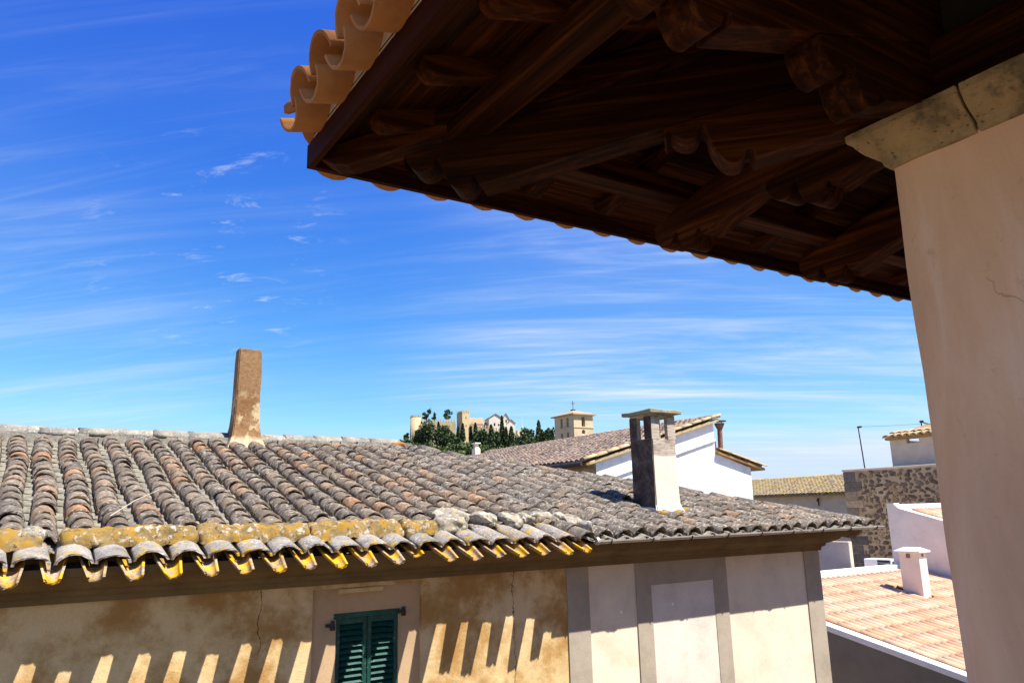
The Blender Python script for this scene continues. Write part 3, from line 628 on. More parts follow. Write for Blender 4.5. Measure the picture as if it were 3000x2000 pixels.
# ================================================================== RESTORED HOUSE with the timber eave
SE, TEV, KE = .825, 2.70, .28     # outer faces of the two fascias, roof slope
hs = root('restored_house', 'pink plastered house with deep dark timber eave and stone capital', 'house', (2.4, .6, 0))
WS, WT = 2.262, 1.263
wl = MB().box(WS, 12, -4, WT, 0, ZE-4).box(WS, 12, -4, -.6, ZE-4, ZE+1.06)
link('wall', wl.mesh('wall'), 'house_plaster', hs)
vs = []; fs = []; nu, nv = 40, 90          # the corner that shows, with its uneven hand-trowelled edge
for j in range(nv+1):
    z = ZE-4.0+5.06*j/nv
    for i in range(nu+1):
        f = i/nu*2-1; r_ = .022
        if f < 0: p = Vector((WS, WT-r_-(-f)*(WT+.58), z))
        else: p = Vector((WS+r_+f*2.2, WT, z))
        if i == nu//2: p = Vector((WS+r_*.3, WT-r_*.3, z))
        w_ = noise.noise_vector(Vector((p.x*1.5, p.y*1.5, z*1.7)))*.007 + noise.noise_vector(Vector((p.x*7, p.y*7, z*6)))*.003
        vs.append(p+Vector((w_.x, w_.y, 0)))
for j in range(nv):
    for i in range(nu): fs.append((j*(nu+1)+i, j*(nu+1)+i+1, (j+1)*(nu+1)+i+1, (j+1)*(nu+1)+i))
cw = MB().add(vs, fs, True); cw.box(WS+.03, 12, -.6, WT-.03, ZE-4, ZE+1.055); link('corner_wall', cw.mesh('corner_wall'), 'house_plaster', hs)
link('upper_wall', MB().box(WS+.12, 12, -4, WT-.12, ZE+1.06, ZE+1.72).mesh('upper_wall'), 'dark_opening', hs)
cap_p = [(-.05, 1.045), (.0, 1.045), (.012, 1.055), (.018, 1.075), (.032, 1.085), (.05, 1.10), (.07, 1.125), (.078, 1.14), (.088, 1.145), (.088, 1.175), (-.05, 1.175)]
stones_t = [WT, .985, .62, .2, -.3, -.8, -1.4]; stones_s = [WS, 2.75, 3.3, 3.9, 4.5]
for j in range(len(stones_t)-1):
    a, b = stones_t[j], stones_t[j+1]+.008; m = MB()
    if j == 0:
        la = [(WS-o, a+o, ZE+z) for o, z in cap_p]; lb = [(WS-o, b, ZE+z) for o, z in cap_p]; lc = [(stones_s[1]-.008, a+o, ZE+z) for o, z in cap_p]
        n = len(cap_p); m.add(lb+la+lc, [tuple(range(n)), tuple(range(3*n-1, 2*n-1, -1))] + [(i, n+i, n+(i+1) % n, (i+1) % n) for i in range(n)] + [(n+i, 2*n+i, 2*n+(i+1) % n, n+(i+1) % n) for i in range(n)])
    else: m.prism([(WS-o, a, ZE+z) for o, z in cap_p], [(WS-o, b, ZE+z) for o, z in cap_p])
    link('capital_stone', m.mesh('capital_stone', .004, fix=True, sub=2, nz=.006, nsc=14), 'capital_stone', hs)
for j in range(1, len(stones_s)-1):
    link('capital_stone', MB().prism([(stones_s[j], WT+o, ZE+z) for o, z in cap_p], [(stones_s[j+1]-.008, WT+o, ZE+z) for o, z in cap_p]).mesh('capital_stone', .004, fix=True), 'capital_stone', hs)
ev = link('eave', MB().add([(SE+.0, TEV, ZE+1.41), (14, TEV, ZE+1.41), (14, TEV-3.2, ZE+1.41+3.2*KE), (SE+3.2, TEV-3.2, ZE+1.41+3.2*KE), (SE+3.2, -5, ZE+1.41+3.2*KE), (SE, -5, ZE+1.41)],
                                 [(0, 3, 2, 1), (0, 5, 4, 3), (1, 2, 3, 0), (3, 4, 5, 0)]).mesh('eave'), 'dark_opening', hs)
def zb(o): return ZE + 1.352 + KE*o
# soffit planks, mitred on the hip
o = .022; pw = .148
while o < 1.75:
    a, b = o, o+pw-.004; th = .018
    for side in (0, 1):
        if side == 0: pts = [(SE+a, TEV-a), (SE+a, -5), (SE+b, -5), (SE+b, TEV-b)]; os_ = (a, a, b, b)
        else: pts = [(SE+a, TEV-a), (SE+b, TEV-b), (13, TEV-b), (13, TEV-a)]; os_ = (a, b, b, a)
        lo = [(x, y, zb(q)) for (x, y), q in zip(pts, os_)]; hi = [(x, y, z+th) for x, y, z in lo]
        link('soffit_plank', MB().prism(lo, hi).mesh('soffit_plank', fix=True), 'wood_across' if side == 0 else 'wood_along_street', ev)
    o += pw
link('fascia', MB().prism([(SE, TEV, ZE+1.302), (SE+.024, TEV-.024, ZE+1.302), (SE+.024, TEV-.024, ZE+1.395), (SE, TEV, ZE+1.395)], [(SE, -5, ZE+1.302), (SE+.024, -5, ZE+1.302), (SE+.024, -5, ZE+1.395), (SE, -5, ZE+1.395)]).mesh('fascia', fix=True), 'fascia_across', ev)
link('fascia', MB().prism([(SE, TEV, ZE+1.302), (SE+.024, TEV-.024, ZE+1.302), (SE+.024, TEV-.024, ZE+1.395), (SE, TEV, ZE+1.395)], [(14, TEV, ZE+1.302), (14, TEV-.024, ZE+1.302), (14, TEV-.024, ZE+1.395), (14, TEV, ZE+1.395)]).mesh('fascia', fix=True), 'fascia_along_street', ev)
link('cover_strip', MB().box(SE+.03, 14, TEV-.042, TEV-.028, ZE+1.325, ZE+1.36).mesh('cover_strip'), 'wood_along_street', ev)
# small rafters with rounded noses
def raf_prof(o0, o1, d=.07): return [(o0, .002), (o0-.0, -.02), (o0+.012, -.045), (o0+.04, -d), (o1, -d), (o1, .002)]
def carve(p):
    keep = p[:1]; mid = p[1:-2]; out = []
    for a, b in zip(mid, mid[1:]):
        out += [(a[0]*.75+b[0]*.25, a[1]*.75+b[1]*.25), (a[0]*.25+b[0]*.75, a[1]*.25+b[1]*.75)]
    return keep + mid[:1] + out + mid[-1:] + p[-2:]
def extr(profile_pts, place, w, name, mat, parent, bevel=.004):
    a = [place(o, h, -w/2) for o, h in profile_pts]; b = [place(o, h, w/2) for o, h in profile_pts]
    return link(name, MB().prism(a, b).mesh(name, bevel, fix=True), mat, parent)
for t in (2.33, 1.95, 1.56, .84, .46, .08, -.3, -.7):
    e = min(1.6, TEV-t+.02); extr(raf_prof(.11, e), lambda o, h, w, t=t: (SE+o, t+w, zb(o)+h), .075, 'rafter', 'wood_along_street', ev)
for s in (1.32, 1.76, 2.16, 2.80, 3.22, 3.66, 4.1, 4.5, 4.95, 5.4, 5.85, 6.3, 6.75, 7.2, 7.65, 8.1):
    e = min(1.45, s-SE+.02); extr(raf_prof(.11, e), lambda o, h, w, s=s: (s+w, TEV-o, zb(o)+h), .075, 'rafter', 'wood_across', ev)
D2 = Vector((.7071, .7071, 0))
extr([(.05, .0), (.05, -.03), (.09, -.075), (.13, -.095), (1.7, -.095), (1.7, .0)], lambda o, h, w: (SE+o+D2.x*w, TEV-o+D2.y*w, zb(o)-.02+h), .10, 'hip_rafter', 'wood_diagonal', ev)
# purlins on the brackets
PO = .37; pzb = ZE+1.312
link('purlin', MB().box(SE+PO, SE+PO+.115, -4, TEV-.42, pzb, pzb+.088).mesh('purlin', .006), 'wood_across', ev)
link('purlin', MB().box(SE+.43, 13, TEV-PO-.115, TEV-PO, pzb-.002, pzb+.086).mesh('purlin', .006), 'wood_along_street', ev)
# cantilever brackets with lobed noses
BEAM = [(.255, .2), (.255, .155), (.272, .105), (.30, .072), (.335, .062), (.362, .076), (.375, .10), (.392, .10), (.398, .055), (.42, .005), (.45, -.018), (.485, -.014), (.502, .012), (.508, .035), (.526, .035), (.53, 0), (1.55, 0), (1.55, .2)]
CORB = [(.88, .198), (.88, .165), (.90, .125), (.93, .09), (.965, .078), (.99, .09), (1.0, .118), (1.018, .118), (1.024, .06), (1.05, .006), (1.08, -.018), (1.112, -.014), (1.13, .012), (1.136, .03), (1.155, .03), (1.16, 0), (1.55, 0), (1.55, .198)]
BEAM = carve(BEAM); CORB = carve(CORB)
def zc(o, h): return ZE + .9925 + KE*o + h
def zk(o, h): return ZE + .793 + KE*o + h
def bracket(place, mat, parent, w=.12):
    b = extr(BEAM, lambda o, h, q: place(o, zc(o, h), q), w, 'bracket_beam', mat, parent, .003)
    extr(CORB, lambda o, h, q: place(o, zk(o, h), q), w*.985, 'corbel', mat, parent, .003)
def hip_map(p, f0, f1):   # same carving at its true length along the diagonal
    return [((f1+(o-f0)*.72, h+min(.05, (f0-o)*.30)) if o < f0 and h < .15 else ((f1+(o-f0)*.72 if o < f0 else o-(f0-f1)), h)) for o, h in p]
HB = hip_map(BEAM, .53, .49); HK = hip_map(CORB, 1.16, 1.146)
extr(HB, lambda o, h, q: (SE+o+D2.x*q, TEV-o+D2.y*q, zc(o, h)), .12, 'bracket_beam', 'wood_diagonal', ev, .003)
extr(HK, lambda o, h, q: (SE+o+D2.x*q, TEV-o+D2.y*q, zk(o, h)), .118, 'corbel', 'wood_diagonal', ev, .003)
for t in (1.15, .15, -.85): bracket(lambda o, z, q, t=t: (SE+o, t+q, z), 'wood_along_street', ev)
for s in (2.42, 3.44, 4.46, 5.48, 6.5, 7.5): bracket(lambda o, z, q, s=s: (s+q, TEV-o, z), 'wood_across', ev)
link('wall_plate', MB().box(WS+.0, WS+.17, -4, WT-.02, ZE+1.177, ZE+1.40).mesh('wall_plate', .006), 'wood_across', ev)
link('wall_plate', MB().box(WS+.17, 12, WT-.17, WT-.0, ZE+1.179, ZE+1.40).mesh('wall_plate', .006), 'wood_along_street', ev)
# tiles of the timber eave
NP = .2335; ang = math.atan(KE)
NCOV = [with_mat(barrel('cover_tile', .42, .098, .084, .012, 1.0, 12, False, 120+i, 2, .008), 'clay_tile') for i in range(3)]
NPAN = [with_mat(barrel('channel_tile', .50, .092, .10, .012, .92, 12, True, 130+i, 2, .008), 'clay_tile') for i in range(3)]
V2 = Vector((0, -1, KE)).normalized(); U2 = Vector((-1, 0, 0))
V1 = Vector((1, 0, KE)).normalized(); U1 = Vector((0, -1, 0))
def pl(s, t, o, h): return Vector((s, t, ZE+1.393+KE*o)) + Vector((0, 0, h))
i = 0; s = SE+.02
PB = .092*.92
while s < 9.5:
    oo = -.165+jit(.006)
    pw_ = SE+.155+i*NP
    if pw_ < 9.5:
        link('channel_tile', R.choice(NPAN), None, ev, frame(U2, V2, pl(pw_, TEV-oo, oo, PB)) @ Matrix.Rotation(jit(.012), 4, 'Z'))
        oo = -.14+jit(.008); link('cover_tile', R.choice(NCOV), None, ev, frame(U2, V2, pl(pw_+NP/2, TEV-oo, oo, PB-.01)) @ Matrix.Rotation(jit(.012), 4, 'Z'))
    s += NP; i += 1
for i in range(24):
    t = TEV-.16-i*NP; oo = -.125+jit(.006)
    if t < -2.6: break
    link('channel_tile', R.choice(NPAN), None, ev, frame(U1, V1, pl(SE+oo, t, oo, PB)) @ Matrix.Rotation(jit(.012), 4, 'Z'))
    oo = -.118+jit(.006); link('cover_tile', R.choice(NCOV), None, ev, frame(U1, V1, pl(SE+oo, t-NP/2, oo, PB-.01)) @ Matrix.Rotation(jit(.012), 4, 'Z'))
link('mortar_fillet', MB().box(SE+.004, SE+.022, -5, TEV-.02, ZE+1.394, ZE+1.47).mesh('mortar_fillet'), 'pale_fillet', ev)
link('mortar_fillet', MB().box(SE+.022, 14, TEV-.022, TEV-.004, ZE+1.394, ZE+1.47).mesh('mortar_fillet'), 'pale_fillet', ev)
# hip end tile at the corner
hp = Vector((SE-.02, TEV+.02, ZE+1.393-.02*KE+PB)); HV = Vector((1, -1, KE)).normalized()
link('hip_tile', with_mat(barrel('hip_tile', .46, .115, .10, .014, .9, 10, False, 140), 'clay_tile'), None, ev, frame(HV.cross(Vector((0, 0, 1))), HV, hp))
link('channel_tile', NPAN[0], None, ev, frame(HV.cross(Vector((0, 0, 1))), HV, hp+Vector((.02, -.02, .0))))
# upper tile courses (seen only from the sky)
items = []
for j in range(1, 8):
    o = j*.33
    for i in range(0, 44):
        s = SE+.155+i*NP
        if s > SE+o+.1: items += [(COV6[0], frame(U2, V2, pl(s+NP/2, TEV-o, o, PB-.01))), (PAN4[0], frame(U2, V2, pl(s, TEV-o, o, PB)))]
        t = TEV-.16-i*NP
        if -4.5 < t < TEV-o-.1: items += [(COV6[0], frame(U1, V1, pl(SE+o, t-NP/2, o, PB-.01))), (PAN4[0], frame(U1, V1, pl(SE+o, t, o, PB)))]
joined('upper_roof_tiles', items, 'clay_tile', ev)
link('bounce_terrace', box_mesh('bounce_terrace', -4, WS-.002, -4, 1.15, ZE-1.85, ZE-1.65), 'bounce_terrace_floor', kind='structure')  # unseen floor below the eye, added to bounce warm light upward

# ================================================================== WHITE GABLED HOUSE behind
TG = 18.0; EX, EZ = 13.82, ZE+1.40; PX, PZ = 19.42, ZE+2.93; KW = (PZ-EZ)/(PX-EX)
wh = root('white_house', 'white gabled house with barrel tile roof and stone verge behind the lichen roof', 'house', (17, 22, 0))
gw = lambda x: EZ + KW*(x-EX) - .10
m = MB(); lp = [(14.40, 0), (19.42, 0), (19.42, gw(19.42)), (14.40, gw(14.40))]
m.prism([(x, TG, z) for x, z in lp], [(x, TG+.4, z) for x, z in lp]); link('gable_wall', m.mesh('gable_wall', fix=True), 'white_wall', wh)
link('side_wall', MB().box(14.40, 14.8, TG+.4, 33, 0, gw(14.4)-.02).box(19.02, 19.42, TG+.4, 33, 0, gw(19.42)-.1).mesh('side_wall'), 'brown_stone', wh)
ml = [(19.42, 0), (21.07, 0), (21.07, ZE+1.35), (19.42, ZE+1.80)]
link('lean_to_wall', MB().prism([(x, TG+.004, z) for x, z in ml], [(x, TG+.4, z) for x, z in ml]).mesh('lean_to_wall', fix=True), 'white_wall', wh)
lg = [(14.40, gw(14.4)-.62), (19.42, gw(19.42)-.62), (19.42, gw(19.42)-.56), (14.40, gw(14.4)-.56)]
link('wall_ledge', MB().prism([(x, TG-.07, z) for x, z in lg], [(x, TG+.05, z) for x, z in lg]).mesh('wall_ledge', fix=True), 'white_wall', wh)
rfm = MB(); q = [(EX+.1, EZ-.03+KW*.1), (PX+.1, PZ-.03+KW*.1), (PX+.1, PZ-.10+KW*.1), (EX+.1, EZ-.10+KW*.1)]
rfm.prism([(x, TG-.16, z) for x, z in q], [(x, 33, z) for x, z in q]); wr = link('roof', rfm.mesh('roof', fix=True), 'brown_stone', wh)
VW = Vector((1, 0, KW)).normalized()
tile_field(wr, (0, -1, 0), VW, (EX, TG-.05, EZ), (-62, 0), 22, .23, .27, COV6, PAN4, 'mid_tile', 'mid_tile', lambda c, i, j: c.x < PX+.05, 300, jp=.02, jr=.03)
VT = [with_mat(barrel('verge_tile', .52, .13, .115, .02, .7, 8, False, 150+i), 'verge_tile') for i in range(3)]
for i in range(13): link('verge_tile', R.choice(VT), None, wr, frame((0, -1, 0), VW, Vector((EX+.0, TG-.10, EZ+.06)) + VW*(i*.46) + Vector((0, 0, jit(.012)))) @ Matrix.Rotation(jit(.03), 4, 'Z'))
RT = [with_mat(barrel('ridge_tile', .5, .14, .125, .02, .8, 6, False, 160+i), 'mid_tile') for i in range(2)]
for i in range(36): link('ridge_tile', R.choice(RT), None, wr, frame((1, 0, 0), (0, 1, 0), (PX+.08, TG-.16+i*.42, PZ+.05)) @ Matrix.Rotation(jit(.02), 4, 'Z'))
vb = [(EX+.2, EZ-.12+KW*.2), (PX+.12, PZ-.12+KW*.12), (PX+.12, PZ-.02+KW*.12), (EX+.2, EZ-.02+KW*.2)]
link('verge_course', MB().prism([(x, TG-.17, z) for x, z in vb], [(x, TG+.1, z) for x, z in vb]).mesh('verge_course', .01, fix=True), 'verge_tile', wh)
link('gutter', MB().tube((EX-.06, TG-.15, EZ-.03), (EX-.06, 33, EZ-.03), .065, .065, 8).mesh('gutter'), 'dark_iron', wh)
dp = MB(); pp = [(EX-.04, TG+.8, EZ-.05), (EX-.04, TG+.8, EZ-.30), (EX+.1, TG+.75, EZ-.46), (EX+.55, TG+.65, EZ-.62), (EX+.55, TG+.65, EZ-3)]
for a, b in zip(pp, pp[1:]): dp.tube(a, b, .05, .05, 8)
link('downpipe', dp.mesh('downpipe'), 'dark_iron', wh)
link('corbel_block', box_mesh('corbel_block', 13.95, 14.40, TG+.02, TG+.4, EZ-.42, EZ-.12, bevel=.02), 'brown_stone', wh)
l0, l1 = (19.42, ZE+1.86), (21.62, ZE+1.33); KL = (l1[1]-l0[1])/(l1[0]-l0[0]); VL = Vector((-1, 0, -KL)).normalized()
lr = link('lean_to_roof', MB().prism([(x, TG-.15, z+d) for (x, z), d in ((l0, 0), (l1, 0), (l1, -.07), (l0, -.07))], [(x, 30, z+d) for (x, z), d in ((l0, 0), (l1, 0), (l1, -.07), (l0, -.07))]).mesh('lean_to_roof', fix=True), 'brown_stone', wh)
for i in range(5): link('verge_tile', R.choice(VT), None, lr, frame((0, 1, 0), VL, Vector((l1[0]+.05, TG-.08, l1[1]+.05)) + VL*(i*.44)) @ Matrix.Rotation(jit(.03), 4, 'Z'))
joined('lean_to_tiles', [(COV6[0], frame((0, 1, 0), VL, Vector((l1[0], TG+.2+a*.23, l1[1]+.05)) + VL*(b*.3))) for a in range(40) for b in range(7)], 'mid_tile', lr)
pipe = root('flue_pipe', 'rusty capped flue pipe standing beside the white gable peak', 'flue pipe', (20.0, TG+.25, ZE+1.75))
px_, py_ = 20.0, TG+.25
link('pipe', MB().tube((px_-.05, py_, ZE+1.6), (px_, py_, ZE+2.68), .085, .085, 10).mesh('pipe'), 'rusty_metal', pipe)
link('collar', MB().tube((px_, py_, ZE+2.66), (px_, py_, ZE+2.80), .10, .17, 10).tube((px_, py_, ZE+2.80), (px_, py_, ZE+2.84), .17, .17, 10).mesh('collar'), 'rusty_metal', pipe)
link('cowl', MB().tube((px_, py_, ZE+2.90), (px_, py_, ZE+2.93), .25, .22, 10).tube((px_-.1, py_, ZE+2.82), (px_-.1, py_, ZE+2.91), .012, .012, 5).tube((px_+.1, py_, ZE+2.82), (px_+.1, py_, ZE+2.91), .012, .012, 5).mesh('cowl'), 'dark_iron', pipe)
p2 = root('short_flue', 'short rusty clay flue beside the taller capped pipe', 'flue pipe', (19.72, TG+.35, ZE+1.75))
link('pipe', MB().tube((19.72, TG+.35, ZE+1.6), (19.72, TG+.35, ZE+2.22), .11, .11, 8).tube((19.72, TG+.35, ZE+2.22), (19.74, TG+.35, ZE+2.34), .11, .04, 8).tube((19.74, TG+.35, ZE+2.33), (19.78, TG+.35, ZE+2.66), .03, .02, 6).mesh('pipe'), 'rusty_metal', p2)

# ================================================================== PALE PINK ROOF on the right
S1 = 11.0; KP = .2086
def qz(t): return ZE - 1.828 + KP*(t-8.219)
pk = root('pink_roof_house', 'house with new pale pink tile roof and white parapets', 'house', (14, 8, 0))
lp = [(3.5, 0), (10.6, 0), (10.6, qz(10.6)-.06), (3.5, qz(3.5)-.06)]
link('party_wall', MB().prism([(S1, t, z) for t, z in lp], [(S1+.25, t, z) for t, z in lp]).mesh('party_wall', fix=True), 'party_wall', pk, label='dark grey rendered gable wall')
lp = [(3.4, qz(3.4)-.06), (10.6, qz(10.6)-.06), (10.6, qz(10.6)+.03), (3.4, qz(3.4)+.03)]
link('coping', MB().prism([(S1-.02, t, z) for t, z in lp], [(S1+.16, t, z) for t, z in lp]).mesh('coping', .006, fix=True), 'white_wall', pk)
link('back_wall', MB().box(S1+.25, 17, 10.45, 10.62, 0, qz(10.5)-.02).mesh('back_wall'), 'white_wall', pk)
link('parapet', MB().box(S1+.16, 13.9, 10.42, 10.70, qz(10.5)-.03, qz(10.5)+.09).box(13.9, 17.02, 10.42, 10.66, qz(10.5)-.03, qz(10.5)+.06).mesh('parapet', .01), 'white_wall', pk)
link('front_wall', MB().box(S1+.25, 17, 3.6, 3.9, 0, qz(3.6)-.05).mesh('front_wall'), 'white_wall', pk)
lp = [(3.4, qz(3.4)), (10.5, qz(10.5)), (10.5, qz(10.5)-.05), (3.4, qz(3.4)-.05)]
pr = link('roof', MB().prism([(S1+.16, t, z-.0) for t, z in lp], [(17, t, z) for t, z in lp]).mesh('roof', fix=True), 'pink_tile', pk)
VP = Vector((0, 1, KP)).normalized()
PC = [barrel('cover_tile', .46, .070, .067, .004, .85, 6, False, 170+i, 2, .01) for i in range(3)]
PP = [barrel('channel_tile', .46, .066, .072, .003, .6, 4, True, 180+i, 2, .01) for i in range(2)]
tile_field(pr, (1, 0, 0), VP, (S1+.24, 3.5, qz(3.5)), (0, 36), 18, .162, .395, PC, PP, 'pink_tile', 'pink_tile', lambda c, i, j: c.y < 10.05 and not (14.5 < c.x < 14.85 and 8.3 < c.y < 9.0), 300, jp=.006, jr=.006, lift=.016, wav=0, tilt=-.004)
cz = qz(8.63)
wc = root('white_chimney', 'white rendered chimney with flat cap standing on the pink roof', 'chimney', (14.67, 8.83, cz))
c0, c1, d0, d1 = 14.55, 14.80, 8.63, 9.03; ct = ZE-.86
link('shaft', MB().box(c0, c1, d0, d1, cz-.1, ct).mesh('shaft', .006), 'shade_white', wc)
link('cap', MB().prism([(c0-.06, d0-.06, ct), (c1+.06, d0-.06, ct), (c1+.06, d1+.06, ct), (c0-.06, d1+.06, ct)], [(c0+.06, d0+.06, ct+.06), (c1-.06, d0+.06, ct+.06), (c1-.06, d1-.06, ct+.06), (c0+.06, d1-.06, ct+.06)]).box(c0-.06, c1+.06, d0-.06, d1+.06, ct-.025, ct).mesh('cap'), 'white_wall', wc)
link('vent_hole', MB().box(c0-.004, c0+.05, d0+.17, d0+.25, ct-.13, ct-.05).mesh('vent_hole'), 'rusty_metal', wc)
link('vent_hole', MB().box(c0+.09, c0+.15, d0-.004, d0+.05, ct-.10, ct-.05).mesh('vent_hole'), 'rusty_metal', wc)
# neighbour with the taller white side wall
nb = root('white_neighbour_house', 'tall pale wall of the neighbouring house with a pink sloping roof', 'house', (19, 8, 0))
lp = [(10.69, 0), (10.69, ZE+.04), (10.52, ZE+.04), (10.46, ZE-.03), (10.40, ZE-.075), (4, ZE-.075-6.4*.29), (4, 0)]
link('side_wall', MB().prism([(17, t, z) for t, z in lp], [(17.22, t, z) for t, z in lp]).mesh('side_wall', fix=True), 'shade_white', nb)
link('parapet', MB().box(17.22, 23, 10.5, 10.69, 0, ZE+.02).mesh('parapet', .01), 'white_wall', nb)
KN = .29; nz_ = lambda t: ZE-.10-KN*(10.40-t)
lp = [(4, nz_(4)), (10.5, nz_(10.5)), (10.5, nz_(10.5)-.06), (4, nz_(4)-.06)]
nr_ = link('roof', MB().prism([(17.22, t, z) for t, z in lp], [(23, t, z) for t, z in lp]).mesh('roof', fix=True), 'pink_tile', nb)
VN = Vector((0, 1, KN)).normalized()
joined('roof_tiles', [(PC[a % 3], frame((1, 0, 0), VN, Vector((17.28+a*.162, 6.0, nz_(6.0)+.02)) + VN*(b*.395))) for a in range(35) for b in range(11)], 'pink_tile', nr_)
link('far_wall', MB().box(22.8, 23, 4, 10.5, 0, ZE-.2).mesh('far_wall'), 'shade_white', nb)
# walls seen between the roofs
thing('beige_wall', box_mesh('beige_wall', 15.5, 15.62, 10.74, 13.5, 0, ZE-.755, bevel=.01), 'beige_wall', 'blank beige wall behind the white parapet of the pink roof', 'wall')
thing('grey_wall', box_mesh('grey_wall', 13.2, 13.32, 9.98+.74, 12.5, 0, ZE-.60, bevel=.01), 'grey_render', 'narrow grey wall beside the lichen roof cornice', 'wall')

# ================================================================== RUBBLE STONE HOUSE, roof hut, aerial
SX = 23.0; ZT = ZE+1.14
sh = root('stone_house', 'rubble stone house wall with dark quoins and lime coping', 'house', (24, 13, 0))
body = link('wall', MB().box(SX, 30, 7, 15.83, 0, ZT-.04).mesh('wall'), 'rubble_mortar', sh)
link('coping', MB().box(SX-.03, 30, 6.9, 15.86, ZT-.04, ZT+.03).mesh('coping', .012, sub=3, nz=.02, nsc=2), 'hut_wall', sh)
STM = []
for i in range(12):
    r_ = random.Random(300+i); nn = r_.choice((5, 6, 7)); m = MB(); out = []; inn = []
    for j in range(nn):
        a = 2*math.pi*(j+r_.uniform(-.25, .25))/nn; q = r_.uniform(.74, 1.12); y = math.copysign(abs(math.cos(a))**.75, math.cos(a))*q*.5; z = math.copysign(abs(math.sin(a))**.75, math.sin(a))*q*.5
        out.append((.02, y, z)); inn.append((-.022*r_.uniform(.6, 1.1), y*.80, z*.80))
    m.add(out+inn, [(j, (j+1) % nn, nn+(j+1) % nn, nn+j) for j in range(nn)] + [tuple(range(nn, 2*nn))]); me = m.mesh('stone', fix=True); me.materials.append(MAT['rubble_stone']); STM.append(me)
z = ZT-.13; cnt = 0
while z > ZE-2.2 and cnt < 298:
    t = 15.35+jit(.1); hgt = R.uniform(.11, .18)
    while t > 11.6 and cnt < 298:
        w = R.uniform(.11, .32)
        if R.random() < .93:
            link('stone', R.choice(STM), None, body, Matrix.Translation((SX, t-w/2, z+jit(.035))) @ Matrix.Rotation(jit(.45), 4, 'X') @ Matrix.Diagonal((1, w*R.uniform(.85, 1.12), hgt*R.uniform(.8, 1.2), 1))); cnt += 1
        t -= w+.01
    z -= hgt*.98
chips = []
for i in range(700):
    chips.append((R.choice(STM), Matrix.Translation((SX+.004, R.uniform(11.6, 15.3), R.uniform(ZE-2.2, ZT-.08))) @ Matrix.Rotation(jit(1.5), 4, 'X') @ Matrix.Diagonal((.7, R.uniform(.04, .12), R.uniform(.03, .08), 1))))
joined('small_stones', chips, 'rubble_stone', body)
z = ZT-.06; alt = 0
while z > ZE-2.4:
    h = R.uniform(.24, .34); w = .62 if alt else .42
    link('quoin', MB().box(SX-.025, SX+.3, 15.845-w, 15.845, z-h+.015, z).mesh('quoin', .015, sub=1, nz=.012, nsc=5), 'quoin_stone', body); z -= h; alt = 1-alt
hut = root('roof_hut', 'small plastered roof hut with tile eave on the stone house', 'hut', (25, 13.5, ZT))
HX = 24.0; ht = ZE+2.06
hw = MB(); hw.box(HX, HX+.2, 14.14, 14.70, ZT-.05, ht).box(HX, HX+.2, 11.5, 13.72, ZT-.05, ht).box(HX, HX+.2, 13.72, 14.14, ZT-.05, ZE+1.915).box(HX+.2, 26.2, 14.52, 14.70, ZT-.05, ht).box(HX+.2, 26.2, 11.5, 11.7, ZT-.05, ht)
link('wall', hw.mesh('wall'), 'hut_wall', hut)
link('eave_board', MB().box(HX-.12, HX+.2, 11.4, 14.78, ht-.002, ht+.03).mesh('eave_board'), 'brown_stone', hut)
VH = Vector((1, 0, .22)).normalized()
hr = link('roof', MB().prism([(HX-.14, 11.4, ht+.07), (26.4, 11.4, ht+.63), (26.4, 11.4, ht+.59), (HX-.14, 11.4, ht+.028)], [(HX-.14, 14.78, ht+.07), (26.4, 14.78, ht+.63), (26.4, 14.78, ht+.59), (HX-.14, 14.78, ht+.028)]).mesh('roof', fix=True), 'brown_stone', hut)
HT = [with_mat(barrel('roof_tile', .46, .115, .095, .018, .85, 8, False, 190+i), 'verge_tile') for i in range(3)]
for i in range(14):
    link('roof_tile', R.choice(HT), None, hr, frame((0, -1, 0), VH, (HX-.24, 14.68-i*.235, ht+.06)) @ Matrix.Rotation(jit(.03), 4, 'Z'))
    link('roof_tile', R.choice(HT), None, hr, frame((0, -1, 0), VH, (HX+.16, 14.68-i*.235+jit(.02), ht+.175)) @ Matrix.Rotation(jit(.05), 4, 'Z'))
pole = thing('aerial_pole', MB().tube((23.4, 15.30, ZT-.02), (23.3, 15.30, ZE+2.53), .022, .018, 6).tube((23.3, 15.33, ZE+2.53), (23.3, 15.18, ZE+2.53), .03, .03, 6).mesh('aerial_pole'), 'dark_iron', 'thin dark pole on the coping carrying a wire', 'pole')
thing('hut_pole', MB().tube((26.35, 14.9, ZT-.05), (26.35, 14.9, ZE+2.80), .025, .02, 6).tube((26.35, 14.94, ZE+2.80), (26.35, 14.82, ZE+2.80), .04, .04, 6).mesh('hut_pole'), 'dark_iron', 'short dark wire pole rising behind the hut tiles', 'pole')
def wire(name, a, b, sag, label, r=.006):
    m = MB(); a = Vector(a); b = Vector(b); prev = a
    for i in range(1, 13):
        f = i/12; p = a.lerp(b, f); p.z -= sag*4*f*(1-f); m.tube(prev, p, r, r, 4); prev = p
    thing(name, m.mesh(name), 'dark_iron', label, 'wire')
wire('wire', (23.3, 15.30, ZE+2.54), (26.35, 14.9, ZE+2.72), .01, 'straight wire between the aerial pole and the hut pole')
wire('slack_wire', (26.35, 14.9, ZE+2.80), (25.5, 10.5, ZE+2.7), .42, 'upper slack black cable hanging from the hut pole', .012)
wire('slack_wire', (26.35, 14.9, ZE+2.78), (25.5, 11.6, ZE+2.5), .30, 'lower slack black cable hanging from the hut pole', .012)
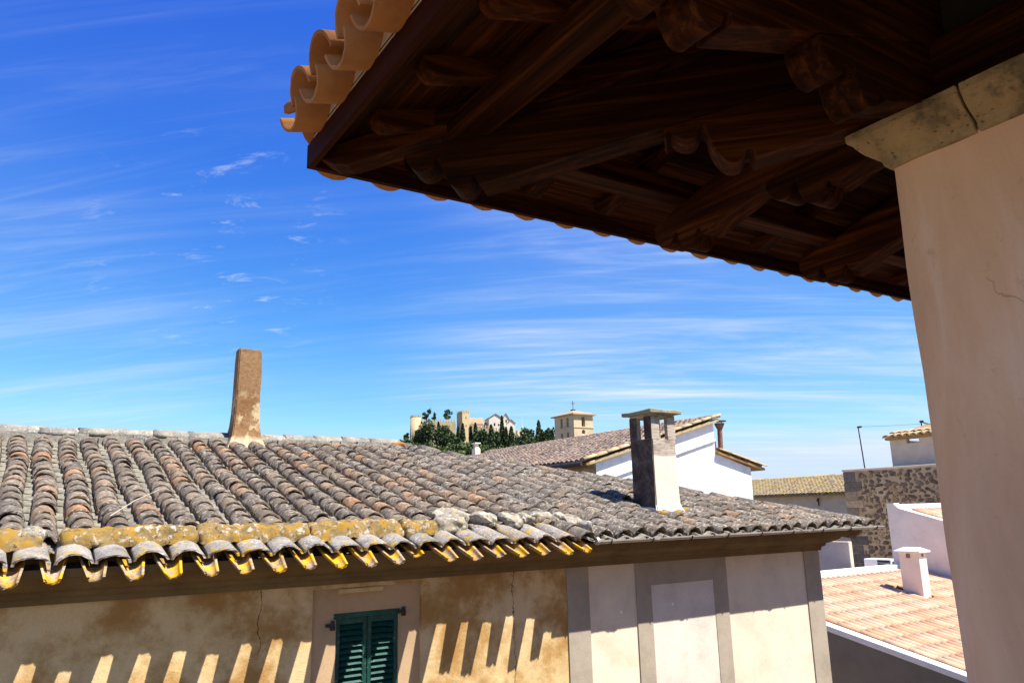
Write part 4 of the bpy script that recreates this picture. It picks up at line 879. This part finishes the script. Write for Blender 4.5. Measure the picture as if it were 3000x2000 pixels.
# flat roof with air conditioner
fl = thing('flat_roof_annex', box_mesh('flat_roof_annex', 17.3, 22.98, 10.75, 15.6, 0, ZE-1.95, bevel=.01), 'beige_wall', 'low flat roofed annex at the foot of the stone house', 'annex')
ac = root('air_conditioner', 'white outdoor air conditioner unit at the foot of the stone wall', 'air conditioner', (19.2, 12.35, ZE-1.95))
link('casing', MB().box(19, 19.36, 12.02, 12.78, ZE-1.93, ZE-1.345).mesh('casing', .015), 'white_enamel', ac)
link('fan_grille', MB().box(18.992, 19.02, 12.05, 12.40, ZE-1.90, ZE-1.37).mesh('fan_grille', .006), 'dark_grille', ac)
link('side_louvre', MB().box(19.05, 19.30, 12.012, 12.03, ZE-1.9, ZE-1.40).mesh('side_louvre', .004), 'dark_grille', ac)
for i in range(7): link('grille_bar', MB().box(18.984, 18.996, 12.06, 12.39, ZE-1.86+i*.07, ZE-1.852+i*.07).mesh('grille_bar'), 'white_enamel', ac)
# far roof between
fh = root('far_roof_house', 'distant house with yellowish weathered tile roof left of the stone wall', 'house', (38, 27, 0))
link('wall', MB().box(35.3, 42, 21, 30.2, 0, ZE+.60).mesh('wall'), 'hut_wall', fh)
fr_ = link('roof', MB().prism([(35, 20.8, ZE+.62), (38.2, 20.8, ZE+1.62), (41.5, 20.8, ZE+.6), (41.5, 20.8, ZE+.56), (35, 20.8, ZE+.56)], [(35, 30.4, ZE+.62), (38.2, 33.0, ZE+1.62), (41.5, 33, ZE+.6), (41.5, 33, ZE+.56), (35, 30.4, ZE+.56)]).mesh('roof', fix=True), 'far_tile', fh)
VF = Vector((3.2, 0, 1.0)).normalized()
items = []
for a in range(54):
    for b in range(12):
        p = Vector((35, 20.9+a*.225, ZE+.66)) + VF*(b*.28)
        if p.y < 30.3 + (p.x-35)*.8: items.append((COV6[a % 3], frame((0, -1, 0), VF, p) @ Matrix.Rotation(jit(.04), 4, 'Z')))
joined('roof_tiles', items, 'far_tile', fr_)
link('lamp_bracket', MB().tube((35.25, 25.9, ZE+.05), (35.25, 25.9, ZE+.45), .03, .03, 6).tube((35.25, 25.9, ZE+.4), (35.0, 25.8, ZE+.3), .05, .03, 6).mesh('lamp_bracket'), 'dark_iron', fh)
# cottage behind the ridge of which only the chimney shows
ct = root('hidden_cottage', 'cottage chimney with flared cap rising just behind the lichen hip', 'cottage', (20.3, 35.5, 0))
link('wall', MB().box(17.5, 22.5, 33.2, 38, 0, ZE+2.2).mesh('wall'), 'sanctuary_wall', ct)
link('roof', MB().prism([(17.2, 33, ZE+2.2), (20, 33, ZE+2.95), (22.8, 33, ZE+2.2)], [(17.2, 38.2, ZE+2.2), (20, 38.2, ZE+2.95), (22.8, 38.2, ZE+2.2)]).mesh('roof', fix=True), 'red_roof', ct)
chm = MB().box(19.78, 20.08, 34.5, 34.86, ZE+2.5, ZE+3.30).prism([(19.78, 34.5, ZE+3.30), (20.08, 34.5, ZE+3.30), (20.08, 34.86, ZE+3.30), (19.78, 34.86, ZE+3.30)], [(19.84, 34.58, ZE+3.42), (20.02, 34.58, ZE+3.42), (20.02, 34.78, ZE+3.42), (19.84, 34.78, ZE+3.42)]).box(19.84, 20.02, 34.58, 34.78, ZE+3.42, ZE+3.58).box(19.77, 20.09, 34.48, 34.88, ZE+3.58, ZE+3.64)
link('chimney', chm.mesh('chimney'), 'sanctuary_wall', ct)

# ================================================================== CHURCH TOWER
ch = root('church_tower', 'square ochre stone church bell tower with low pyramid roof', 'tower', (92.5, 122, 0))
cx0, cx1, cy0, cy1 = 90.6, 95.3, 119.5, 125.9; zt = ZE+18.65; zs = ZE+16.3
def opening_wall(mb, axis, fixed, thick, a0, a1, z0, z1, ops):
    """wall slab with arched openings; axis 'x' runs along x at y = fixed"""
    def bx(p, q, r, s):
        if q-p < 1e-4 or s-r < 1e-4: return
        if axis == 'x': mb.box(p, q, fixed, fixed+thick, r, s)
        else: mb.box(fixed, fixed+thick, p, q, r, s)
    cur = a0
    for (p, q, r, s) in sorted(ops):
        bx(cur, p, z0, z1); bx(p, q, z0, r)
        n = 8; rad = (q-p)/2; zc_ = s-rad; cxm = (p+q)/2
        for i in range(n):
            u0 = p+(q-p)*i/n; u1 = p+(q-p)*(i+1)/n; um = (u0+u1)/2-cxm
            bx(u0, u1, zc_+math.sqrt(max(0, rad*rad-um*um)), z1)
        cur = q
    bx(cur, a1, z0, z1)
tw = MB(); W_ = .7
opening_wall(tw, 'x', cy0, W_, cx0, cx1, zs, zt, [(92.5, 93.35, zs+.1, zs+2.05)])
opening_wall(tw, 'x', cy1-W_, W_, cx0, cx1, zs, zt, [(92.5, 93.35, zs+.1, zs+2.05)])
opening_wall(tw, 'y', cx0, W_, cy0+W_, cy1-W_, zs, zt, [(121.2, 121.95, zs+.1, zs+2.0), (123.2, 123.95, zs+.1, zs+2.0)])
opening_wall(tw, 'y', cx1-W_, W_, cy0+W_, cy1-W_, zs, zt, [(121.2, 121.95, zs+.1, zs+2.0), (123.2, 123.95, zs+.1, zs+2.0)])
link('belfry', tw.mesh('belfry'), 'church_stone', ch)
tw = MB(); opening_wall(tw, 'x', cy0, W_, cx0, cx1, zs-4.5, zs-.15, [(92.5, 93.3, zs-1.3, zs-.5)])
opening_wall(tw, 'y', cx0, W_, cy0+W_, cy1, zs-4.5, zs-.15, [(121.2, 121.95, zs-2.6, zs-.9), (123.2, 123.95, zs-2.6, zs-.9)])
tw.box(cx0, cx1, cy0, cy1, 0, zs-4.5).box(cx0+W_, cx1, cy1-W_, cy1, zs-4.5, zs-.15).box(cx1-W_, cx1, cy0+W_, cy1-W_, zs-4.5, zs-.15)
link('shaft', tw.mesh('shaft'), 'church_stone', ch)
link('string_course', MB().box(cx0-.12, cx1+.12, cy0-.12, cy1+.12, zs-.15, zs+.0).mesh('string_course'), 'church_stone', ch)
link('inner_core', MB().box(cx0+1.4, cx1-1.4, cy0+1.6, cy1-1.6, zs-5, zs+.02).mesh('inner_core'), 'dark_opening', ch)
e = .55; ro = MB(); b4 = [(cx0-e, cy0-e), (cx1+e, cy0-e), (cx1+e, cy1+e), (cx0-e, cy1+e)]
ro.prism([(x, y, zt) for x, y in b4], [(x, y, zt+.22) for x, y in b4]); ap = ((cx0+cx1)/2, (cy0+cy1)/2, zt+1.35)
ro.add([(x, y, zt+.22) for x, y in b4]+[ap], [(0, 1, 4), (1, 2, 4), (2, 3, 4), (3, 0, 4)]); link('roof', ro.mesh('roof'), 'verge_tile', ch)
crs = MB(); crs.tube((ap[0], ap[1], ap[2]-.1), (ap[0], ap[1], ap[2]+1.9), .06, .06, 6).tube((ap[0]-.35, ap[1]+.2, ap[2]+1.35), (ap[0]+.35, ap[1]-.2, ap[2]+1.35), .05, .05, 6).box(ap[0]-.35, ap[0]+.35, ap[1]-.35, ap[1]+.35, ap[2]-.25, ap[2]+.12)
link('cross', crs.mesh('cross'), 'dark_iron', ch)
link('clock', MB().tube((92.9, cy0+.02, zs-1.95), (92.9, cy0-.08, zs-1.95), .5, .5, 20, False).mesh('clock'), 'clock_face', ch)

# ================================================================== CASTLE on the hill
ca = root('castle', 'crenellated sandstone castle walls and square tower crowning the wooded hill', 'castle', (160, 290, 30))
def wseg(name, p, q, zb0, zt0, zt1, th=1.0, mer=1.15, mh=1.15):
    m = MB(); p = Vector((p[0], p[1], 0)); q = Vector((q[0], q[1], 0)); d = (q-p).normalized(); nn = Vector((-d.y, d.x, 0))*th/2; L = (q-p).length
    vs = [p-nn, q-nn, q+nn, p+nn]; tops = [zt0, zt1, zt1, zt0]
    m.prism([(v.x, v.y, zb0) for v in vs], [(v.x, v.y, z) for v, z in zip(vs, tops)])
    x = mer*.4
    while x+mer*.55 < L:
        a = p+d*x; b = p+d*(x+mer*.55); z = zt0+(zt1-zt0)*x/L; n2 = nn*.5
        vs = [a-nn, b-nn, b-n2*0, a-n2*0]; m.prism([(v.x, v.y, z-.15) for v in vs], [(v.x, v.y, z+mh) for v in vs]); x += mer
    return link(name, m.mesh(name, fix=True), 'castle_stone', ca)
def rtower(name, c, r, z0, z1, mer=True, nm=14):
    m = MB(); m.tube((c[0], c[1], z0), (c[0], c[1], z1), r*1.05, r*.97, 24)
    if mer:
        for i in range(nm):
            a0 = 2*math.pi*i/nm; a1 = a0+2*math.pi/nm*.58
            f = lambda a, rr, z: (c[0]+math.cos(a)*rr, c[1]+math.sin(a)*rr, z)
            m.prism([f(a0, r*.98, z1-.2), f(a1, r*.98, z1-.2), f(a1, r*.75, z1-.2), f(a0, r*.75, z1-.2)], [f(a0, r*.98, z1+.85), f(a1, r*.98, z1+.85), f(a1, r*.75, z1+.85), f(a0, r*.75, z1+.85)])
    return link(name, m.mesh(name, fix=True), 'castle_stone', ca)
Z = ZE
rtower('round_tower', (142.5, 299.5), 2.35, Z+25, Z+41.3)
wseg('curtain_wall', (144, 298.3), (157.6, 291.5), Z+25, Z+39.3, Z+39.2)
sq = MB(); sx0, sx1, sy0, sy1 = 159.3, 162.9, 288.7, 293.6
sq.box(sx0, sx1, sy0, sy1, Z+24, Z+43.0)
for i in range(5):
    a = sx0+i*(sx1-sx0-.55)/4; sq.box(a, a+.5, sy0, sy0+.4, Z+42.9, Z+43.9); sq.box(a, a+.5, sy1-.4, sy1, Z+42.9, Z+43.9)
for i in range(1, 6):
    a = sy0+i*(sy1-sy0-.55)/6; sq.box(sx0, sx0+.4, a, a+.5, Z+42.9, Z+43.9); sq.box(sx1-.4, sx1, a, a+.5, Z+42.9, Z+43.9)
sqo = link('square_tower', sq.mesh('square_tower'), 'castle_stone', ca)
for z in (40.4, 37.0): link('slit_window', box_mesh('slit_window', 160.9, 161.3, sy0-.03, sy0+.1, Z+z, Z+z+.8), 'dark_opening', sqo)
wseg('curtain_wall', (163, 288.3), (174.5, 280.6), Z+24, Z+38.0, Z+34.3)
wseg('curtain_wall', (174.5, 280.6), (179, 277.6), Z+24, Z+34.4, Z+33.6)
rtower('bastion', (181.2, 277.2), 2.3, Z+22, Z+34.8, False)
def house_on_hill(name, label, c, w, d, z0, ze, zr, yaw, wall, roofm, group=None, windows=()):
    h = root(name, label, 'building', (c[0], c[1], z0), group); Mx = Matrix.Translation((c[0], c[1], 0)) @ Matrix.Rotation(yaw, 4, 'Z')
    link('wall', MB().box(-w/2, w/2, -d/2, d/2, z0, ze).prism([(-w/2, -d/2, ze), (w/2, -d/2, ze), (0, -d/2, zr)], [(-w/2, d/2, ze), (w/2, d/2, ze), (0, d/2, zr)]).mesh('wall', fix=True), wall, h, Mx)
    m = MB(); k_ = (zr-ze)/(w/2); e = .35
    m.prism([(-w/2-e, -d/2-e, ze-k_*e+.05), (0, -d/2-e, zr+.05), (w/2+e, -d/2-e, ze-k_*e+.05), (w/2+e, -d/2-e, ze-k_*e+.3), (0, -d/2-e, zr+.32), (-w/2-e, -d/2-e, ze-k_*e+.3)],
            [(-w/2-e, d/2+e, ze-k_*e+.05), (0, d/2+e, zr+.05), (w/2+e, d/2+e, ze-k_*e+.05), (w/2+e, d/2+e, ze-k_*e+.3), (0, d/2+e, zr+.32), (-w/2-e, d/2+e, ze-k_*e+.3)])
    link('roof', m.mesh('roof', fix=True), roofm, h, Mx)
    for (x, z, ww, hh) in windows: link('window', MB().box(x-ww/2, x+ww/2, -d/2-.04, -d/2+.1, z, z+hh).mesh('window'), 'dark_opening', h, Mx)
    return h
LV = math.atan2(-.483, .876)
sanct = house_on_hill('sanctuary', 'cream sanctuary church with gabled front beside the castle walls', (174.0, 287.5), 5.6, 10, Z+26, Z+40.6, Z+42.3, LV+.15, 'sanctuary_wall', 'verge_tile', None, ((-.4, Z+37.2, .7, 1.2), (1.3, Z+37.2, .5, .9)))
house_on_hill('sanctuary_belfry', 'slim cream bell gable rising beside the sanctuary front', (177.8, 283.4), 2.6, 3, Z+26, Z+40.2, Z+42.6, LV+.1, 'sanctuary_wall', 'verge_tile', None, ((0, Z+38.8, .6, 1.2), (0, Z+36.2, .5, .9)))
house_on_hill('sanctuary_chapel', 'lower cream side chapel right of the bell gable', (180.2, 283.5), 3.2, 5, Z+26, Z+38.6, Z+40.0, LV+.1, 'sanctuary_wall', 'verge_tile', None, ((.3, Z+36.0, .5, .9),))
house_on_hill('red_roof_hall', 'hall with red tiled roof just right of the square castle tower', (167.0, 293.2), 6, 8.2, Z+28, Z+38.6, Z+41.3, LV+math.pi/2, 'sanctuary_wall', 'red_roof')
house_on_hill('low_red_roof_wing', 'lower red roofed wing leading to the cream sanctuary', (170.2, 289.5), 5, 7.6, Z+28, Z+36.8, Z+39.0, LV+math.pi/2, 'sanctuary_wall', 'red_roof')
mp = at_range(1529, 1240, 325); thing('white_mast', MB().tube((mp.x, mp.y, Z+31), (mp.x, mp.y, Z+36.6), .28, .2, 6).tube((mp.x, mp.y, Z+36.6), (mp.x, mp.y, Z+40.6), .10, .05, 6).mesh('white_mast'), 'white_enamel', 'thin white mast right of the sanctuary chapel', 'mast')

# ================================================================== TREES on the hill
def crown_mesh(name, blobs, n, size, seed):
    rr = random.Random(seed); vs = []; fs = []; rn = []
    tot = sum(b[3]*b[4]*b[5] for b in blobs)**1.0
    for (x, y, z, rx, ry, rz, kind) in blobs:
        k_ = max(12, int(n*(rx*ry*rz)/sum(b[3]*b[4]*b[5] for b in blobs)))
        for _ in range(k_):
            if kind == 'cone':          # spindle: z from 0 to 1
                h = rr.random()**.8; prof = (min(1, h*7+.35))*(1-h)**.62*1.12+.02; a = rr.uniform(0, 6.283); q = prof*math.sqrt(rr.uniform(.25, 1))*(1+.28*noise.noise(Vector((math.cos(a)*1.6, math.sin(a)*1.6, h*7+seed))))
                c = Vector((x+math.cos(a)*rx*q, y+math.sin(a)*ry*q, z+h*rz))
            else:
                d = Vector((rr.gauss(0, 1), rr.gauss(0, 1), rr.gauss(0, 1))).normalized(); q = rr.uniform(.45, 1)**.5*(1+.45*noise.noise(d*1.9+Vector((seed, x, z))))
                c = Vector((x+d.x*rx*q, y+d.y*ry*q, z+d.z*rz*q))
            s = size*rr.uniform(.55, 1.35); u = Vector((rr.gauss(0, 1), rr.gauss(0, 1), rr.gauss(0, 1))).normalized(); w = u.orthogonal().normalized(); w.rotate(Matrix.Rotation(rr.random()*6.28, 3, u)); u2 = u.cross(w)
            b = len(vs); vs += [c+w*s, c+u2*s*.6, c-w*s*.9, c-u2*s*.7]; fs.append((b, b+1, b+2, b+3)); rn += [rr.random()]*4
    me = bpy.data.meshes.new(name); me.from_pydata([tuple(v) for v in vs], [], fs)
    at = me.attributes.new('rnd', 'FLOAT', 'POINT'); at.data.foreach_set('value', rn); me.update(); return me
TK = {
 'cypress': ('slender dark cypress on the castle hill', 'leaf_dark'), 'pine': ('dark pine standing above the castle wall', 'leaf_dark'),
 'oak': ('broad rounded evergreen tree below the castle wall', 'leaf_dark'), 'olive': ('pale green bushy tree low on the castle hill', 'leaf_mid'), 'shrub': ('bright green shrub low on the castle hill', 'leaf_bright')}
def tree(kind, px, ytop, ybot, wpx, rng, seed, own=None):
    T = at_range(px, ytop, rng); B = at_range(px, ybot, rng); h = T.z-B.z; w = wpx/F_PX*rng*1.04*.5
    gz = hill_z(B.x, B.y); b0 = min(gz-.2, B.z)
    lab, mat = TK[kind]; lab = own or lab; o = root(kind+'_tree' if kind != 'shrub' else 'shrub', lab, 'tree' if kind != 'shrub' else 'shrub', (T.x, T.y, b0), {'cypress': 'cypresses on the castle hill', 'pine': 'pines above the castle wall', 'oak': 'evergreen trees below the castle wall', 'olive': 'bushy trees low on the hill', 'shrub': 'shrubs low on the hill'}[kind])
    link('trunk', MB().tube((T.x, T.y, b0-.5), (T.x, T.y, B.z+h*.75), max(.18, w*.13), .07, 6).mesh('trunk'), 'bark', o)
    if kind == 'cypress': bl = [(T.x, T.y, B.z, w, w, h, 'cone')]; n = int(420+60*h); sz = .42
    elif kind == 'pine':
        rr = random.Random(seed); bl = [(T.x+rr.uniform(-.55, .55)*w, T.y+rr.uniform(-.5, .5)*w, B.z+h*(.45+.5*i/6), w*rr.uniform(.35, .6)*(1.15-.6*i/6), w*.45, h*.10, 'b') for i in range(7)]; n = 620; sz = .34
    else:
        rr = random.Random(seed); bl = [(T.x, T.y, B.z+h*.5, w*.72, w*.7, h*.42, 'b')] + [(T.x+rr.uniform(-.6, .6)*w, T.y+rr.uniform(-.6, .6)*w, B.z+h*rr.uniform(.3, .8), w*rr.uniform(.3, .48), w*.4, h*rr.uniform(.18, .26), 'b') for i in range(8)]; n = int(900+160*w); sz = .45
    link('crown', crown_mesh('crown', bl, n, sz, seed), mat, o)
zx = lambda z: 1180+z*.2466
zy = lambda z: 1170+z*.2466
TL = [('pine', 290, 115, 300, 110, 345), ('pine', 375, 160, 300, 55, 345), ('pine', 545, 120, 300, 125, 345), ('pine', 40, 402, 520, 90, 330),
 ('cypress', 1175, 195, 570, 74, 296), ('cypress', 1225, 330, 560, 62, 294), ('cypress', 1288, 320, 590, 92, 285), ('cypress', 1612, 250, 560, 84, 270), ('cypress', 1652, 360, 560, 70, 268), ('cypress', 862, 278, 520, 66, 300), ('cypress', 808, 320, 500, 46, 302), ('cypress', 1048, 300, 620, 96, 288), ('cypress', 712, 285, 500, 58, 303), ('cypress', 655, 320, 520, 50, 303), ('cypress', 425, 265, 560, 60, 300), ('cypress', 1600, 330, 560, 60, 266), ('cypress', 965, 350, 560, 60, 300),
 ('oak', 300, 235, 600, 270, 300), ('oak', 480, 268, 600, 230, 297), ('oak', 200, 330, 590, 200, 303), ('oak', 570, 370, 620, 190, 292), ('oak', 930, 350, 600, 190, 297), ('oak', 1105, 370, 600, 150, 292), ('oak', 1490, 330, 610, 210, 275), ('oak', 1400, 420, 640, 180, 272), ('oak', 1745, 335, 560, 130, 262), ('oak', 1690, 365, 560, 110, 262), ('oak', 1560, 430, 640, 170, 262), ('oak', 90, 470, 640, 200, 300), ('oak', -40, 470, 640, 180, 305), ('oak', 640, 430, 640, 170, 290),
 ('olive', 720, 495, 690, 210, 270), ('olive', 830, 480, 680, 170, 272), ('olive', 560, 520, 690, 170, 272), ('olive', 1170, 548, 690, 150, 262), ('olive', 960, 540, 700, 150, 265), ('olive', 1330, 520, 690, 150, 262), ('olive', 1270, 560, 700, 130, 260), ('olive', 300, 500, 690, 230, 285), ('olive', 150, 500, 690, 190, 288), ('olive', 1060, 580, 700, 130, 260),
 ('shrub', 400, 545, 680, 130, 268), ('shrub', 690, 600, 720, 110, 258), ('shrub', 480, 570, 690, 110, 265), ('shrub', 900, 590, 710, 90, 258), ('shrub', 1500, 560, 680, 120, 258)]
OWN = {0: 'larger ragged pine above the wall beside the round castle tower', 1: 'small pine between the two larger pines above the castle wall', 2: 'ragged pine above the wall just left of the square castle tower', 3: 'low dark pine outside the round castle tower',
 4: 'tallest dark cypress in front of the cream sanctuary', 5: 'shorter cypress touching the tallest cypress below the sanctuary', 6: 'broad cypress in front of the bastion wall', 7: 'tall slender cypress standing alone near the church tower', 9: 'cypress just right of the square castle tower foot', 11: 'wide dark cypress below the red roofed wing', 12: 'cypress against the shaded side of the square castle tower', 14: 'cypress in front of the crenellated curtain wall',
 17: 'broad tree hiding the foot of the round castle tower', 18: 'broad tree below the middle of the crenellated curtain wall', 23: 'dark broad tree right of the bastion', 26: 'dark broad tree touching the church tower'}
for i, (kd, x, a, b, w, rg_) in enumerate(TL): tree(kd, zx(x), zy(a), zy(b), w*.2466, rg_, i+1, OWN.get(i))
# scrub filling the slope
bl = []; rr = random.Random(5)
for i in range(420):
    a = rr.uniform(-1, 1); r_ = rr.uniform(205, 312); p = at_range(1375+a*330, 1300, r_); z = hill_z(p.x, p.y)
    w = rr.uniform(1.2, 2.6); bl.append((p.x, p.y, z+w*.4, w, w, w*.8, 'b'))
link('hill_scrub', crown_mesh('hill_scrub', bl, 26000, .5, 3), 'leaf_mid', kind='stuff')
bpy.data.objects['hill_scrub']['label'] = 'green scrub covering the castle hill slope'
bpy.data.objects['hill_scrub']['category'] = 'scrub'
